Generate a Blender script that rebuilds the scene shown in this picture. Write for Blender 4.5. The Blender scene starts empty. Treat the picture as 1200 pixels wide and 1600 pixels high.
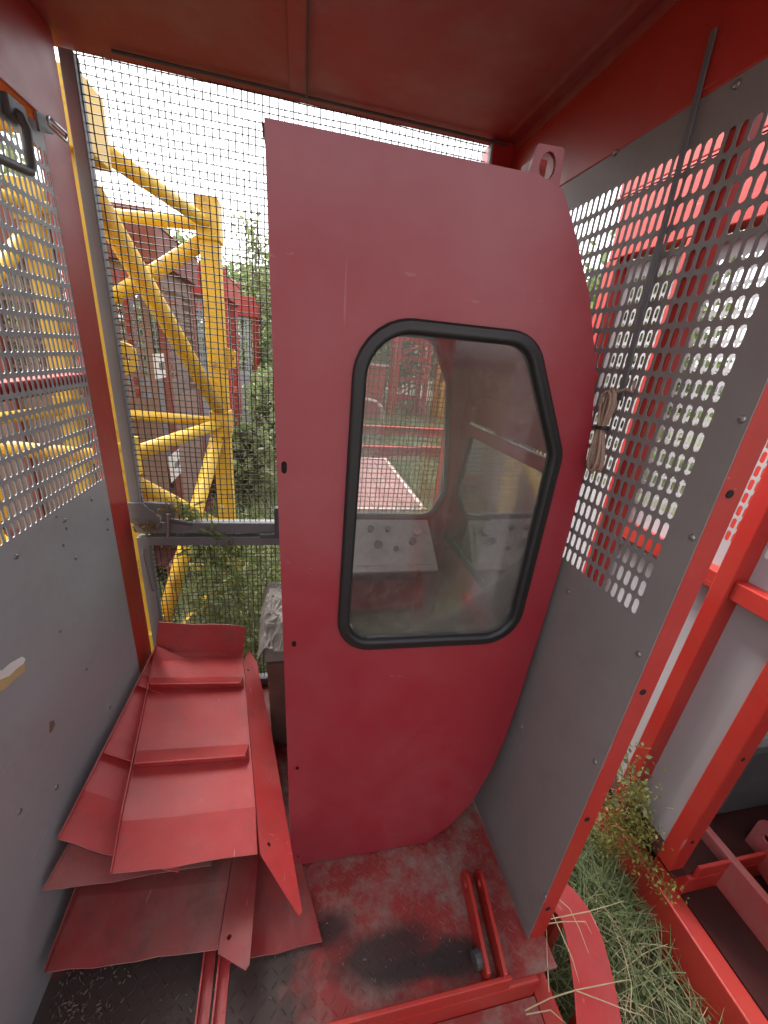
import bpy, bmesh, math, random
import numpy as np
from mathutils import Vector, Matrix
from math import radians, sin, cos, pi

random.seed(7); RNG = np.random.default_rng(7)
S = bpy.context.scene
COL = S.collection

# ------------------------------------------------------------------ camera
YAW, PITCH, ROLL = radians(13.24), radians(21.48), radians(-5.52)
CAMH, FPX = 1.6, 610.0                       # metres above the cage floor, focal length in photo pixels
def cam_axes():
    f = Vector((sin(YAW)*cos(PITCH), cos(YAW)*cos(PITCH), -sin(PITCH)))
    r = Vector((cos(YAW), -sin(YAW), 0)); d = f.cross(r)
    return r*cos(ROLL)+d*sin(ROLL), -r*sin(ROLL)+d*cos(ROLL), f
R_, D_, F_ = cam_axes()
cd = bpy.data.cameras.new('camera'); cam = bpy.data.objects.new('camera', cd); COL.objects.link(cam)
cd.sensor_fit = 'VERTICAL'; cd.sensor_height = 36; cd.lens = 36*FPX/1600
cd.clip_start = 0.02; cd.clip_end = 2000
m3 = Matrix((R_, -D_, -F_)).transposed()
cam.matrix_world = Matrix.Translation((0, 0, CAMH)) @ m3.to_4x4()
S.camera = cam
O_ = Vector((0, 0, CAMH))
def ray(x, y): return R_*(x-600)+D_*(y-800)+F_*FPX
def onX(x, y, X): v = ray(x, y); return O_+v*(X/v.x)
def onY(x, y, Y): v = ray(x, y); return O_+v*(Y/v.y)
def onZ(x, y, Z): v = ray(x, y); return O_+v*((Z-CAMH)/v.z)

# ------------------------------------------------------------------ light
SUN_DIR = Vector((-0.35, 0.45, 0.95)).normalized()      # towards the sun
elev = math.asin(SUN_DIR.z); az = math.atan2(SUN_DIR.x, SUN_DIR.y)
W = bpy.data.worlds.new('World'); S.world = W; W.use_nodes = True
nt = W.node_tree; nt.nodes.clear()
sky = nt.nodes.new('ShaderNodeTexSky'); sky.sky_type = 'NISHITA'; sky.sun_disc = False
sky.sun_elevation = elev; sky.sun_rotation = az; sky.dust_density = 4.0; sky.air_density = 1.2; sky.ozone_density = 1.0
hs = nt.nodes.new('ShaderNodeHueSaturation'); hs.inputs['Saturation'].default_value = 0.22
bg = nt.nodes.new('ShaderNodeBackground'); bg.inputs['Strength'].default_value = 0.15
wo = nt.nodes.new('ShaderNodeOutputWorld')
nt.links.new(sky.outputs[0], hs.inputs['Color']); nt.links.new(hs.outputs[0], bg.inputs['Color']); nt.links.new(bg.outputs[0], wo.inputs['Surface'])
sd = bpy.data.lights.new('sun', 'SUN'); sd.energy = 1.2; sd.angle = radians(25); sd.color = (1, .97, .93)
so = bpy.data.objects.new('sun', sd); COL.objects.link(so)
so.rotation_euler = SUN_DIR.to_track_quat('Z', 'Y').to_euler(); so.location = (0, 0, 12)
S.view_settings.view_transform = 'Standard'; S.view_settings.look = 'None'
S.view_settings.exposure = 2.12; S.view_settings.gamma = 1.0
S.render.engine = 'CYCLES'
cy = S.cycles
cy.use_denoising = True
cy.max_bounces = 10; cy.diffuse_bounces = 6; cy.glossy_bounces = 5; cy.transmission_bounces = 6; cy.transparent_max_bounces = 24
cy.sample_clamp_indirect = 8.0

# ------------------------------------------------------------------ materials
class N:
    def __init__(s, name):
        s.m = bpy.data.materials.new(name); s.m.use_nodes = True
        s.t = s.m.node_tree; s.b = s.t.nodes['Principled BSDF']; s.out = s.t.nodes['Material Output']
        s.tc = None
    def n(s, typ, **kw):
        nd = s.t.nodes.new('ShaderNode'+typ)
        for k, v in kw.items():
            if k in nd.inputs: nd.inputs[k].default_value = v
            else: setattr(nd, k, v)
        return nd
    def l(s, a, b): s.t.links.new(a, b)
    def co(s):
        if not s.tc: s.tc = s.n('NewGeometry')
        return s.tc.outputs['Position']
    def noise(s, scale, detail=6, rough=.6, stretch=None):
        nd = s.n('TexNoise'); nd.inputs['Scale'].default_value = scale
        nd.inputs['Detail'].default_value = detail; nd.inputs['Roughness'].default_value = rough
        v = s.co()
        if stretch:
            mp = s.n('Mapping'); mp.inputs['Scale'].default_value = stretch; s.l(v, mp.inputs['Vector']); v = mp.outputs[0]
        s.l(v, nd.inputs['Vector'])
        return nd.outputs['Fac']
    def ramp(s, fac, p0, p1, c0=(0,0,0,1), c1=(1,1,1,1)):
        r = s.n('ValToRGB'); r.color_ramp.elements[0].position = p0; r.color_ramp.elements[1].position = p1
        r.color_ramp.elements[0].color = c0; r.color_ramp.elements[1].color = c1
        s.l(fac, r.inputs[0]); return r.outputs[0]
    def mix(s, fac, a, b, mode='MIX'):
        mx = s.n('MixRGB'); mx.blend_type = mode
        for k, v in (('Fac', fac), ('Color1', a), ('Color2', b)):
            if isinstance(v, (int, float)): mx.inputs[k].default_value = v
            elif isinstance(v, tuple): mx.inputs[k].default_value = (*v[:3], 1)
            else: s.l(v, mx.inputs[k])
        return mx.outputs[0]
    def math(s, op, a, b):
        mt = s.n('Math'); mt.operation = op
        for i, v in enumerate((a, b)):
            if isinstance(v, (int, float)): mt.inputs[i].default_value = v
            else: s.l(v, mt.inputs[i])
        return mt.outputs[0]
    def bump(s, fac, strength=.2, dist=.002):
        bp = s.n('Bump'); bp.inputs['Strength'].default_value = strength; bp.inputs['Distance'].default_value = dist
        s.l(fac, bp.inputs['Height']); s.l(bp.outputs[0], s.b.inputs['Normal'])
    def col(s, c):
        if isinstance(c, tuple): s.b.inputs['Base Color'].default_value = (*c[:3], 1)
        else: s.l(c, s.b.inputs['Base Color'])
    def rough(s, r):
        if isinstance(r, (int, float)): s.b.inputs['Roughness'].default_value = r
        else: s.l(r, s.b.inputs['Roughness'])
M = {}
def paint(key, base, dust=(.42,.36,.33), dust_amt=.25, chip=(.05,.035,.03), chip_amt=.5, rough=.38, big=2.2, rust=None, spec=.5, scr=0., scrcol=(.6,.5,.48), dent=.0, grime=0., coat=0.):
    s = N(key)
    var = s.mix(s.noise(big, 4, .55), tuple(c*.82 for c in base), tuple(min(1, c*1.15) for c in base))
    d = s.ramp(s.noise(big*1.7, 8, .65), .42, .78)
    d2 = s.math('MULTIPLY', d, dust_amt)
    c = s.mix(d2, var, dust)
    fine = s.ramp(s.noise(55, 8, .7), .66, .74)
    area = s.ramp(s.noise(3.1, 5, .6), .5, .66)
    ch = s.math('MULTIPLY', s.math('MULTIPLY', fine, area), chip_amt)
    c = s.mix(ch, c, chip)
    if rust:
        rm = s.ramp(s.noise(4.3, 9, .7), .55, .68); c = s.mix(s.math('MULTIPLY', rm, rust[1]), c, rust[0])
    if scr:
        for st in ((26, 3.5, 1.2), (2.5, 20, 3.0), (9, 2.0, 30)):
            k = s.ramp(s.noise(2.4, 3, .5, st), .70, .735); g = s.ramp(s.noise(5, 4, .5), .5, .6)
            c = s.mix(s.math('MULTIPLY', s.math('MULTIPLY', k, g), scr), c, scrcol)
    if grime:
        g = s.ramp(s.noise(7, 10, .72), .50, .72); c = s.mix(s.math('MULTIPLY', g, grime), c, (.07,.045,.04))
    s.col(c)
    rr = s.n('MapRange'); s.l(s.noise(9, 6, .6), rr.inputs[0]); rr.inputs[3].default_value = rough-.08; rr.inputs[4].default_value = rough+.18
    s.rough(rr.outputs[0])
    s.b.inputs['Specular IOR Level'].default_value = spec
    if dent:
        hh = s.math('ADD', s.math('MULTIPLY', s.noise(3.2, 2, .4), dent), s.math('MULTIPLY', s.noise(26, 5, .6), .03)); s.bump(hh, .35, .02)
    else: s.bump(s.noise(26, 5, .6), .10, .002)
    if coat: s.b.inputs['Coat Weight'].default_value = coat; s.b.inputs['Coat Roughness'].default_value = .30
    M[key] = s.m; return s
RED = (.40, .022, .016)
paint('red_paint', RED, dust=(.42,.18,.12), dust_amt=.15, scr=.3, grime=.2)
paint('cab_red', (.27, .014, .026), dust=(.40,.20,.21), dust_amt=.22, chip_amt=.15, rough=.36, big=1.3, dent=.25, scr=.3, scrcol=(.42,.2,.2), coat=.6)
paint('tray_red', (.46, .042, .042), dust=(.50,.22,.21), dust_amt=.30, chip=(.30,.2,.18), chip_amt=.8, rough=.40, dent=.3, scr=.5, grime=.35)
paint('tray_grime_shade', (.27, .024, .024), dust=(.22,.13,.11), dust_amt=.8, chip=(.05,.03,.03), chip_amt=.8, rough=.5, dent=.3, scr=.3, grime=.75)  # grey-brown dirt, with the pile's shade also darkened into the red
paint('worn_edge', (.50, .20, .19), dust=(.5,.4,.38), dust_amt=.8, rough=.5)
paint('roof_red', (.35, .045, .043), dust=(.34,.20,.19), dust_amt=.65, chip=(.12,.05,.045), chip_amt=.8, rough=.5)  # pale roof dust, raised further to suggest glare on the ceiling
paint('red_far', (.44, .04, .032), dust=(.45,.2,.16), dust_amt=.3, rough=.5)
paint('grey_paint', (.39, .39, .41), dust=(.36,.34,.31), dust_amt=.35, chip=(.09,.08,.075), chip_amt=.8, rough=.42)
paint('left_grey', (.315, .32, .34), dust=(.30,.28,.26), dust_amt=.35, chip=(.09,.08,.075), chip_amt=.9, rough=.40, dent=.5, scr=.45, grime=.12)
paint('shaded_grey', (.200, .178, .176), dust=(.24,.20,.18), dust_amt=.35, chip=(.09,.07,.06), chip_amt=.8, rough=.45, dent=.4, scr=.25, scrcol=(.35,.3,.3), grime=.2)  # the left wall's grey with shade and red bounce put into the colour
paint('greasy_floor', (.05,.008,.007), dust=(.012,.008,.007), dust_amt=.9, rough=.75, spec=.25)
paint('old_red', (.20, .05, .04), dust=(.25,.13,.1), dust_amt=.4, rough=.6)
paint('brown_sheet', (.22, .135, .11), dust=(.33,.23,.18), dust_amt=.4, chip=(.3,.28,.26), chip_amt=.8, rough=.6)
paint('gate_grey', (.14, .14, .147), dust=(.30,.27,.24), dust_amt=.3, chip=(.1,.05,.03), chip_amt=.8, rough=.45)
paint('slate_strip', (.10,.10,.11), dust_amt=.2, rough=.5)
paint('dark_steel', (.06, .06, .065), dust=(.2,.17,.15), dust_amt=.3, rough=.5)
paint('yellow_paint', (.68, .42, .035), dust=(.46,.27,.06), dust_amt=.45, chip=(.13,.06,.03), chip_amt=1., rough=.45, rust=((.17,.065,.03), .75))
paint('console_grey', (.50, .50, .47), dust=(.25,.22,.18), dust_amt=.6, chip_amt=.5, rough=.6)
paint('pink_deck', (.30, .14, .135), dust=(.4,.3,.28), dust_amt=.5, rough=.7)
paint('pale_edge', (.62, .45, .43), dust=(.5,.3,.3), dust_amt=.4, rough=.6)
paint('white_plate', (.75, .75, .76), dust=(.5,.48,.45), dust_amt=.3, rough=.5)

def wire_mat():
    s = N('wire'); s.col(s.mix(s.noise(40, 4), (.035,.032,.03), (.09,.06,.045))); s.rough(.6)
    M['wire'] = s.m
wire_mat()
def simple(key, c, rough=.6, metal=0, var=.25, scale=20):
    s = N(key); s.col(s.mix(s.noise(scale, 5), tuple(x*(1-var) for x in c), tuple(min(1,x*(1+var)) for x in c)))
    s.rough(rough); s.b.inputs['Metallic'].default_value = metal; s.bump(s.noise(scale*4, 4), .15, .002)
    M[key] = s.m
simple('rubber', (.012,.012,.013), .42)
simple('bolt_metal', (.30,.29,.28), .4, .8)
simple('bright_metal', (.62,.66,.66), .3, .9)
simple('black_knob', (.02,.02,.02), .4)
simple('red_knob', (.35,.02,.02), .4)
simple('cable_sheath', (.30,.20,.15), .55, scale=60)
simple('hole_dark', (.006,.006,.006), .9)
simple('dry_straw', (.46,.38,.22), .7, scale=30)
simple('bark', (.16,.12,.09), .9, scale=12)
simple('stalk', (.20,.15,.08), .8)
simple('fibre_cover', (.25,.225,.20), .95, var=.6, scale=9)
simple('worn_board', (.13,.065,.05), .9, var=.5, scale=7)
simple('paper_white', (.72,.70,.66), .8, var=.1)
simple('paper_tan', (.50,.36,.17), .8, var=.15)
simple('stain_brown', (.16,.11,.07), .8)
simple('debris_chip', (.16,.13,.10), .9, var=.7, scale=60)
simple('near_black', (.018,.015,.012), .9, var=.5, scale=14)  # near-black for cab floor, console stand and slot backing

def floor_mat(key='floor_paint', lift=0.):
    s = N(key)
    red = s.mix(s.noise(5, 6), (.16,.013,.013), (.30,.028,.024))
    worn = s.ramp(s.noise(6.5, 12, .75), .46, .62)
    c = s.mix(s.math('MULTIPLY', worn, .8), red, (.23,.17,.145))
    fine = s.ramp(s.noise(48, 6, .7), .52, .62)
    c = s.mix(s.math('MULTIPLY', fine, .18), c, (.10,.06,.05))
    if lift: c = s.mix(s.math('MULTIPLY', s.ramp(s.noise(8, 9, .7), .35, .6), lift), c, (.27,.19,.17))
    # oil and mud: patches with their own outline
    sep = s.n('SeparateXYZ'); s.l(s.co(), sep.inputs[0])
    wob = s.math('MULTIPLY', s.math('SUBTRACT', s.noise(9, 7, .65), .5), .30)
    def patch(cx, cy_, rx, ry, soft):
        ax = s.math('DIVIDE', s.math('SUBTRACT', sep.outputs[0], cx), rx); ay = s.math('DIVIDE', s.math('SUBTRACT', sep.outputs[1], cy_), ry)
        r = s.math('SQRT', s.math('ADD', s.math('MULTIPLY', ax, ax), s.math('MULTIPLY', ay, ay)), 0)
        r = s.math('ADD', r, s.math('MULTIPLY', wob, 3.0))
        return s.ramp(r, 1-soft, 1+soft, (1,1,1,1), (0,0,0,1))
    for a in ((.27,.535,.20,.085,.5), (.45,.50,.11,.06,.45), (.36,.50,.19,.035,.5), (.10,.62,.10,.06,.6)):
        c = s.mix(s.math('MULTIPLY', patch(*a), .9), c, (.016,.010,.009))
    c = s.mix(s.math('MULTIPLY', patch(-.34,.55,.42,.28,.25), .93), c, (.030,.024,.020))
    s.col(c); s.rough(.62); s.bump(s.noise(60, 6), .3, .003)
    M[key] = s.m
floor_mat('worn_tread', .10)
floor_mat()

def ground_mat():
    s = N('soil')
    c = s.mix(s.noise(.9, 8, .6), (.045,.034,.022), (.10,.085,.05))
    c = s.mix(s.math('MULTIPLY', s.ramp(s.noise(2.5, 8, .65), .4, .6), .8), c, (.055,.085,.028))
    s.col(c); s.rough(.95); s.bump(s.noise(14, 8), .6, .03)
    M['soil'] = s.m
ground_mat()
def leaf_mat(key, a, b, trans=.3):
    s = N(key)
    oi = s.n('NewGeometry')
    c = s.mix(oi.outputs['Random Per Island'], a, b)
    s.col(c); s.rough(.6); s.b.inputs['Specular IOR Level'].default_value = .25
    tr = s.n('BsdfTranslucent'); s.l(s.mix(.35, c, (.3,.38,.06)), tr.inputs['Color'])
    mx = s.n('MixShader'); mx.inputs[0].default_value = trans
    s.l(s.b.outputs[0], mx.inputs[1]); s.l(tr.outputs[0], mx.inputs[2]); s.l(mx.outputs[0], s.out.inputs['Surface'])
    M[key] = s.m
leaf_mat('grass_blade', (.055,.10,.03), (.17,.19,.08))
leaf_mat('grass_mid', (.10,.17,.06), (.32,.34,.19))
leaf_mat('grass_pale', (.16,.21,.095), (.33,.33,.18))
leaf_mat('leaf_dark', (.05,.085,.035), (.11,.145,.06))
leaf_mat('leaf_mid', (.13,.18,.07), (.25,.29,.14))
leaf_mat('leaf_weed', (.10,.14,.06), (.20,.22,.10))
leaf_mat('leaf_pale', (.17,.22,.10), (.32,.36,.20))
leaf_mat('leaf_yellow', (.14,.16,.035), (.30,.28,.08))
leaf_mat('leaf_dry', (.20,.13,.06), (.30,.22,.10))

def glass_mat(key, dust, tint, dustcol=(.35,.32,.30), streak=3.0):
    s = N(key)
    tr = s.n('BsdfTransparent'); tr.inputs[0].default_value = (*tint, 1)
    gl = s.n('BsdfGlossy'); gl.inputs['Roughness'].default_value = .07
    fr = s.n('Fresnel'); fr.inputs[0].default_value = 1.5
    m1 = s.n('MixShader'); s.l(fr.outputs[0], m1.inputs[0]); s.l(tr.outputs[0], m1.inputs[1]); s.l(gl.outputs[0], m1.inputs[2])
    df = s.n('BsdfDiffuse'); df.inputs[0].default_value = (*dustcol, 1)
    tl = s.n('BsdfTranslucent'); tl.inputs[0].default_value = (*dustcol, 1)
    md = s.n('MixShader'); md.inputs[0].default_value = .4; s.l(df.outputs[0], md.inputs[1]); s.l(tl.outputs[0], md.inputs[2])
    n1 = s.ramp(s.noise(streak, 9, .7), .25, .85); n2 = s.ramp(s.noise(70, 8, .75), .48, .72)
    f = s.math('MULTIPLY', s.math('ADD', s.math('MULTIPLY', n1, .7), s.math('MULTIPLY', n2, .75)), dust)
    m2 = s.n('MixShader'); s.l(f, m2.inputs[0]); s.l(m1.outputs[0], m2.inputs[1]); s.l(md.outputs[0], m2.inputs[2])
    s.l(m2.outputs[0], s.out.inputs['Surface'])
    M[key] = s.m
glass_mat('dusty_glass', .19, (.92,.92,.91), (.48,.45,.43))
glass_mat('front_glass', .45, (.40,.47,.45), (.22,.25,.24))

# ------------------------------------------------------------------ mesh helpers
OFF = {}
def empty(name, loc, label=None, cat=None, group=None):
    o = bpy.data.objects.new(name, None); COL.objects.link(o); o.location = loc; o.empty_display_size = .1
    OFF[o.name] = Vector(loc); tag(o, label, cat, group); return o
def tag(o, label=None, cat=None, group=None, kind=None):
    if label: o['label'] = label
    if cat: o['category'] = cat
    if group: o['group'] = group
    if kind: o['kind'] = kind
    return o
def finish(name, me, mat, parent=None, bevel=0, smooth=False):
    off = OFF[parent.name] if parent else Vector((0, 0, 0))
    if not parent:       # origin at the base of the thing
        co = np.empty(len(me.vertices)*3); me.vertices.foreach_get('co', co); co = co.reshape(-1, 3)
        lo, hi = co.min(0), co.max(0); off = Vector(((lo[0]+hi[0])/2, (lo[1]+hi[1])/2, lo[2]))
    me.transform(Matrix.Translation(-off))
    o = bpy.data.objects.new(name, me); COL.objects.link(o)
    OFF[o.name] = off
    if parent: o.parent = parent
    else: o.location = off
    me.materials.clear(); me.materials.append(M[mat])
    if smooth:
        me.polygons.foreach_set('use_smooth', [True]*len(me.polygons))
    if bevel:
        b = o.modifiers.new('bevel', 'BEVEL'); b.width = bevel; b.segments = 2; b.limit_method = 'ANGLE'
    return o
class MB:
    def __init__(s): s.v = []; s.f = []
    def add(s, vs, fs):
        k = len(s.v); s.v += [tuple(v) for v in vs]; s.f += [tuple(i+k for i in f) for f in fs]; return s
    def box(s, a, b):
        (x0,y0,z0),(x1,y1,z1) = a, b
        return s.add([(x0,y0,z0),(x1,y0,z0),(x1,y1,z0),(x0,y1,z0),(x0,y0,z1),(x1,y0,z1),(x1,y1,z1),(x0,y1,z1)],
                     [(3,2,1,0),(4,5,6,7),(0,1,5,4),(1,2,6,5),(2,3,7,6),(3,0,4,7)])
    def hexa(s, base, top):           # two quads
        return s.add(list(base)+list(top), [(3,2,1,0),(4,5,6,7),(0,1,5,4),(1,2,6,5),(2,3,7,6),(3,0,4,7)])
    def tube(s, pts, r, n=8, cap=True):
        pts = [Vector(p) for p in pts]; rs = r if isinstance(r, (list, tuple)) else [r]*len(pts)
        k = len(s.v); up = None
        for i, p in enumerate(pts):
            t = (pts[min(i+1, len(pts)-1)]-pts[max(i-1, 0)]).normalized()
            if up is None: up = Vector((0,0,1)) if abs(t.z) < .9 else Vector((1,0,0))
            a = t.cross(up)
            if a.length < 1e-5: a = t.cross(Vector((0,1,0)))
            a.normalize(); b = a.cross(t).normalized(); up = b
            for j in range(n):
                th = 2*pi*j/n; s.v.append(tuple(p+(a*cos(th)+b*sin(th))*rs[i]))
        for i in range(len(pts)-1):
            for j in range(n):
                q = (j+1) % n; s.f.append((k+i*n+j, k+i*n+q, k+(i+1)*n+q, k+(i+1)*n+j))
        if cap:
            s.f.append(tuple(k+j for j in range(n-1, -1, -1))); e = k+(len(pts)-1)*n; s.f.append(tuple(e+j for j in range(n)))
        return s
    def bar(s, p0, p1, w, h, up=(0,0,1)):   # rectangular bar between two points
        p0, p1 = Vector(p0), Vector(p1); t = (p1-p0).normalized(); a = t.cross(Vector(up)).normalized(); b = a.cross(t)
        q = [-a*w/2-b*h/2, a*w/2-b*h/2, a*w/2+b*h/2, -a*w/2+b*h/2]
        return s.add([p0+x for x in q]+[p1+x for x in q], [(3,2,1,0),(4,5,6,7),(0,1,5,4),(1,2,6,5),(2,3,7,6),(3,0,4,7)])
    def strip(s, poly, n, t):               # flat polygon given thickness t along n
        n = Vector(n).normalized()*t; k = len(poly); poly = [Vector(p) for p in poly]
        s.add(poly+[p+n for p in poly], [tuple(range(k-1, -1, -1)), tuple(range(k, 2*k))]+[(i, (i+1)%k, k+(i+1)%k, k+i) for i in range(k)]); return s
    def build(s, name, mat, parent=None, bevel=0, smooth=False):
        me = bpy.data.meshes.new(name); me.from_pydata(s.v, [], s.f); me.update()
        if len(s.f) < 4000:
            bm = bmesh.new(); bm.from_mesh(me); bmesh.ops.recalc_face_normals(bm, faces=bm.faces); bm.to_mesh(me); bm.free()
        return finish(name, me, mat, parent, bevel, smooth)

def plate_mesh(outline, holes, t, mat4):
    cu = bpy.data.curves.new('tmp', 'CURVE'); cu.dimensions = '2D'; cu.fill_mode = 'BOTH'; cu.extrude = t/2
    for lp in [outline]+list(holes):
        sp = cu.splines.new('POLY'); sp.points.add(len(lp)-1); sp.use_cyclic_u = True
        for p, q in zip(sp.points, lp): p.co = (q[0], q[1], 0, 1)
    ob = bpy.data.objects.new('tmp', cu); COL.objects.link(ob)
    dg = bpy.context.evaluated_depsgraph_get(); me = bpy.data.meshes.new_from_object(ob.evaluated_get(dg))
    bpy.data.objects.remove(ob); bpy.data.curves.remove(cu)
    me.transform(mat4); return me
XZ = lambda y: Matrix(((1,0,0,0),(0,0,-1,y),(0,1,0,0),(0,0,0,1)))       # (u,v) -> (x=u, z=v) at y
YZ = lambda x: Matrix(((0,0,1,x),(1,0,0,0),(0,1,0,0),(0,0,0,1)))       # (u,v) -> (y=u, z=v) at x
def roundpoly(pts, rads, seg=8):
    out = []; n = len(pts)
    for i in range(n):
        p = Vector(pts[i]); a = (Vector(pts[i-1])-p); b = (Vector(pts[(i+1) % n])-p)
        la, lb = a.length, b.length; a.normalize(); b.normalize(); r = rads[i] if isinstance(rads, (list, tuple)) else rads
        if r <= 0: out.append((p.x, p.y)); continue
        ang = a.angle(b); d = min(r/math.tan(ang/2), la*.48, lb*.48); r = d*math.tan(ang/2)
        c = p+(a+b).normalized()*(r/sin(ang/2)); s0 = p+a*d-c; s1 = p+b*d-c
        for k in range(seg+1):
            v = s0.lerp(s1, k/seg).normalized()*r; out.append((c.x+v.x, c.y+v.y))
    return out
def circle(cx, cy_, r, n=14, sx=1, sy=1): return [(cx+r*sx*cos(2*pi*k/n), cy_+r*sy*sin(2*pi*k/n)) for k in range(n)]
def stadium(cx, cy_, w, h, k=4):
    r = w/2; d = h/2-r
    return [(cx+r*cos(pi*i/k), cy_+d+r*sin(pi*i/k)) for i in range(k+1)]+[(cx-r*cos(pi*i/k), cy_-d-r*sin(pi*i/k)) for i in range(k+1)]

def slot_sheet(u0, u1, v0, v1, pu0, pv0, nu, nv, pu, pv, sw, sh, t, mp):
    """thin sheet with nu x nv real slots (first slot centred at pu0, pv0); mp maps (u, v, d) to a point"""
    V = []; F = []
    def vid(u, v):
        V.append(mp(u, v, 0)); V.append(mp(u, v, t)); return len(V)-2
    def quad(a, b, c, d):
        F.append((a, b, c, d)); F.append((d+1, c+1, b+1, a+1))
    ua, ub, va, vb = pu0-pu/2, pu0+(nu-.5)*pu, pv0-pv/2, pv0+(nv-.5)*pv
    for (a, b, c, d) in ((u0, ua, v0, v1), (ub, u1, v0, v1), (ua, ub, v0, va), (ua, ub, vb, v1)):
        if b-a > 1e-4 and d-c > 1e-4:
            quad(vid(a, c), vid(b, c), vid(b, d), vid(a, d))
    base = stadium(0, 0, sw, sh, 4); n = len(base)
    outer = []
    for (x, y) in base:
        s_ = min(pu/2/abs(x) if abs(x) > 1e-9 else 9e9, pv/2/abs(y) if abs(y) > 1e-9 else 9e9)
        # straight sides go sideways, caps go to the corners
        if abs(abs(x)-sw/2) < 1e-9: outer.append((math.copysign(pu/2, x), y))
        else: outer.append((x/(sw/2)*pu/2, math.copysign(pv/2, y)))
    for i in range(nu):
        for j in range(nv):
            cu_, cv = pu0+i*pu, pv0+j*pv
            h = [vid(cu_+x, cv+y) for x, y in base]; o = [vid(cu_+x, cv+y) for x, y in outer]
            cor = [vid(cu_+sx*pu/2, cv+sy*pv/2) for sx, sy in ((1,1),(-1,1),(-1,-1),(1,-1))]
            k = 4
            for q in range(n):
                q2 = (q+1) % n
                quad(h[q], o[q], o[q2], h[q2])
                F.append((h[q], h[q2], h[q2]+1, h[q]+1))
            # corner triangles (between side point and first cap point)
            for (q, q2, c) in ((0, 1, 0), (k-1, k, 1), (k+1, k+2, 2), (2*k, 2*k+1, 3)):
                a, b, c_ = o[q], cor[c], o[q2]
                F.append((a, b, c_)); F.append((c_+1, b+1, a+1))
    # rim
    a, b, c, d = vid(u0, v0), vid(u1, v0), vid(u1, v1), vid(u0, v1)
    for p, q in ((a, b), (b, c), (c, d), (d, a)): F.append((p, p+1, q+1, q))
    me = bpy.data.meshes.new('slot_sheet'); me.from_pydata([tuple(x) for x in V], [], F); me.update(); return me

def rivet_mesh(r, h):
    mb = MB(); n = 10; vs = []; 
    for k, (rr, z) in enumerate(((1, 0), (.95, .45), (.7, .8), (.3, 1))):
        vs += [(rr*r*cos(2*pi*j/n), rr*r*sin(2*pi*j/n), z*h) for j in range(n)]
    fs = [(k*n+j, k*n+(j+1)%n, (k+1)*n+(j+1)%n, (k+1)*n+j) for k in range(3) for j in range(n)]+[tuple(3*n+j for j in range(n))]
    me = bpy.data.meshes.new('rivet'); me.from_pydata(vs, [], fs); me.update(); me.materials.append(M['bolt_metal']); return me
RIV = rivet_mesh(.0065, .004)
def rivets(parent, pts, normal, name='rivet'):
    q = Vector(normal).to_track_quat('Z', 'Y')
    for p in pts:
        o = bpy.data.objects.new(name, RIV); COL.objects.link(o); o.parent = parent
        o.location = Vector(p)-OFF[parent.name]; o.rotation_mode = 'QUATERNION'; o.rotation_quaternion = q

def copy_tree(o, delta, parent=None):
    c = o.copy(); COL.objects.link(c); c.parent = parent
    if parent is None: c.location = o.location+Vector(delta)
    for ch in list(o.children): copy_tree(ch, delta, c)
    return c

GZ = -.30      # ground level, the cage floor is 0

# ------------------------------------------------------------------ setting: ground
def build_ground():
    n = 90; ext = 6.0
    xs = np.concatenate([-np.geomspace(300, ext, 14), np.linspace(-ext, ext, n), np.geomspace(ext, 300, 14)]); xs = np.unique(xs)
    X, Y = np.meshgrid(xs, xs+3, indexing='ij'); k = len(xs)
    Z = GZ+.025*np.sin(X*2.1+1)*np.sin(Y*1.7)+.02*np.sin(X*5.3)*np.cos(Y*4.1+.5)+.01*RNG.normal(size=X.shape)-.02
    Z = np.where((X > -.9)&(X < 2.9)&(Y > .1)&(Y < 1.9), np.minimum(Z, GZ-.005), Z)
    V = np.stack([X.ravel(), Y.ravel(), Z.ravel()], 1)
    F = [(i*k+j, (i+1)*k+j, (i+1)*k+j+1, i*k+j+1) for i in range(k-1) for j in range(k-1)]
    me = bpy.data.meshes.new('ground'); me.from_pydata(V.tolist(), [], F); me.update()
    o = finish('ground', me, 'soil', None, smooth=True); tag(o, 'bare soil and weeds of the storage yard', None, None, 'structure')
build_ground()

# ------------------------------------------------------------------ hoist cages
PU, PV, SW, SH = .0203, .0432, .0140, .0352
def side_sheet(root, x, sgn, y0, y1, z0, z1, py0, py1, pz0, mat, coarse=1):
    pu, pv = PU*coarse, PV*coarse
    nu = int((py1-py0)/pu)+1; nv = int(round(20/coarse))
    me = slot_sheet(y0, y1, z0, z1, py0, pz0, nu, nv, pu, pv, SW*coarse, SH*coarse, .002, lambda u, v, d: (x+sgn*d, u, v))
    return finish('side_sheet', me, mat, root)
def front_sheet(root, y, x0, x1, z0, z1, mat, coarse=2):
    pu, pv = PU*coarse, PV*coarse
    nu = int((x1-x0-.08)/pu); nv = int(round(20/coarse))
    me = slot_sheet(x0, x1, z0, z1, x0+.05, 1.18, nu, nv, pu, pv, SW*coarse, SH*coarse, .002, lambda u, v, d: (u, y+d, v))
    return finish('front_sheet', me, mat, root)

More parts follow.
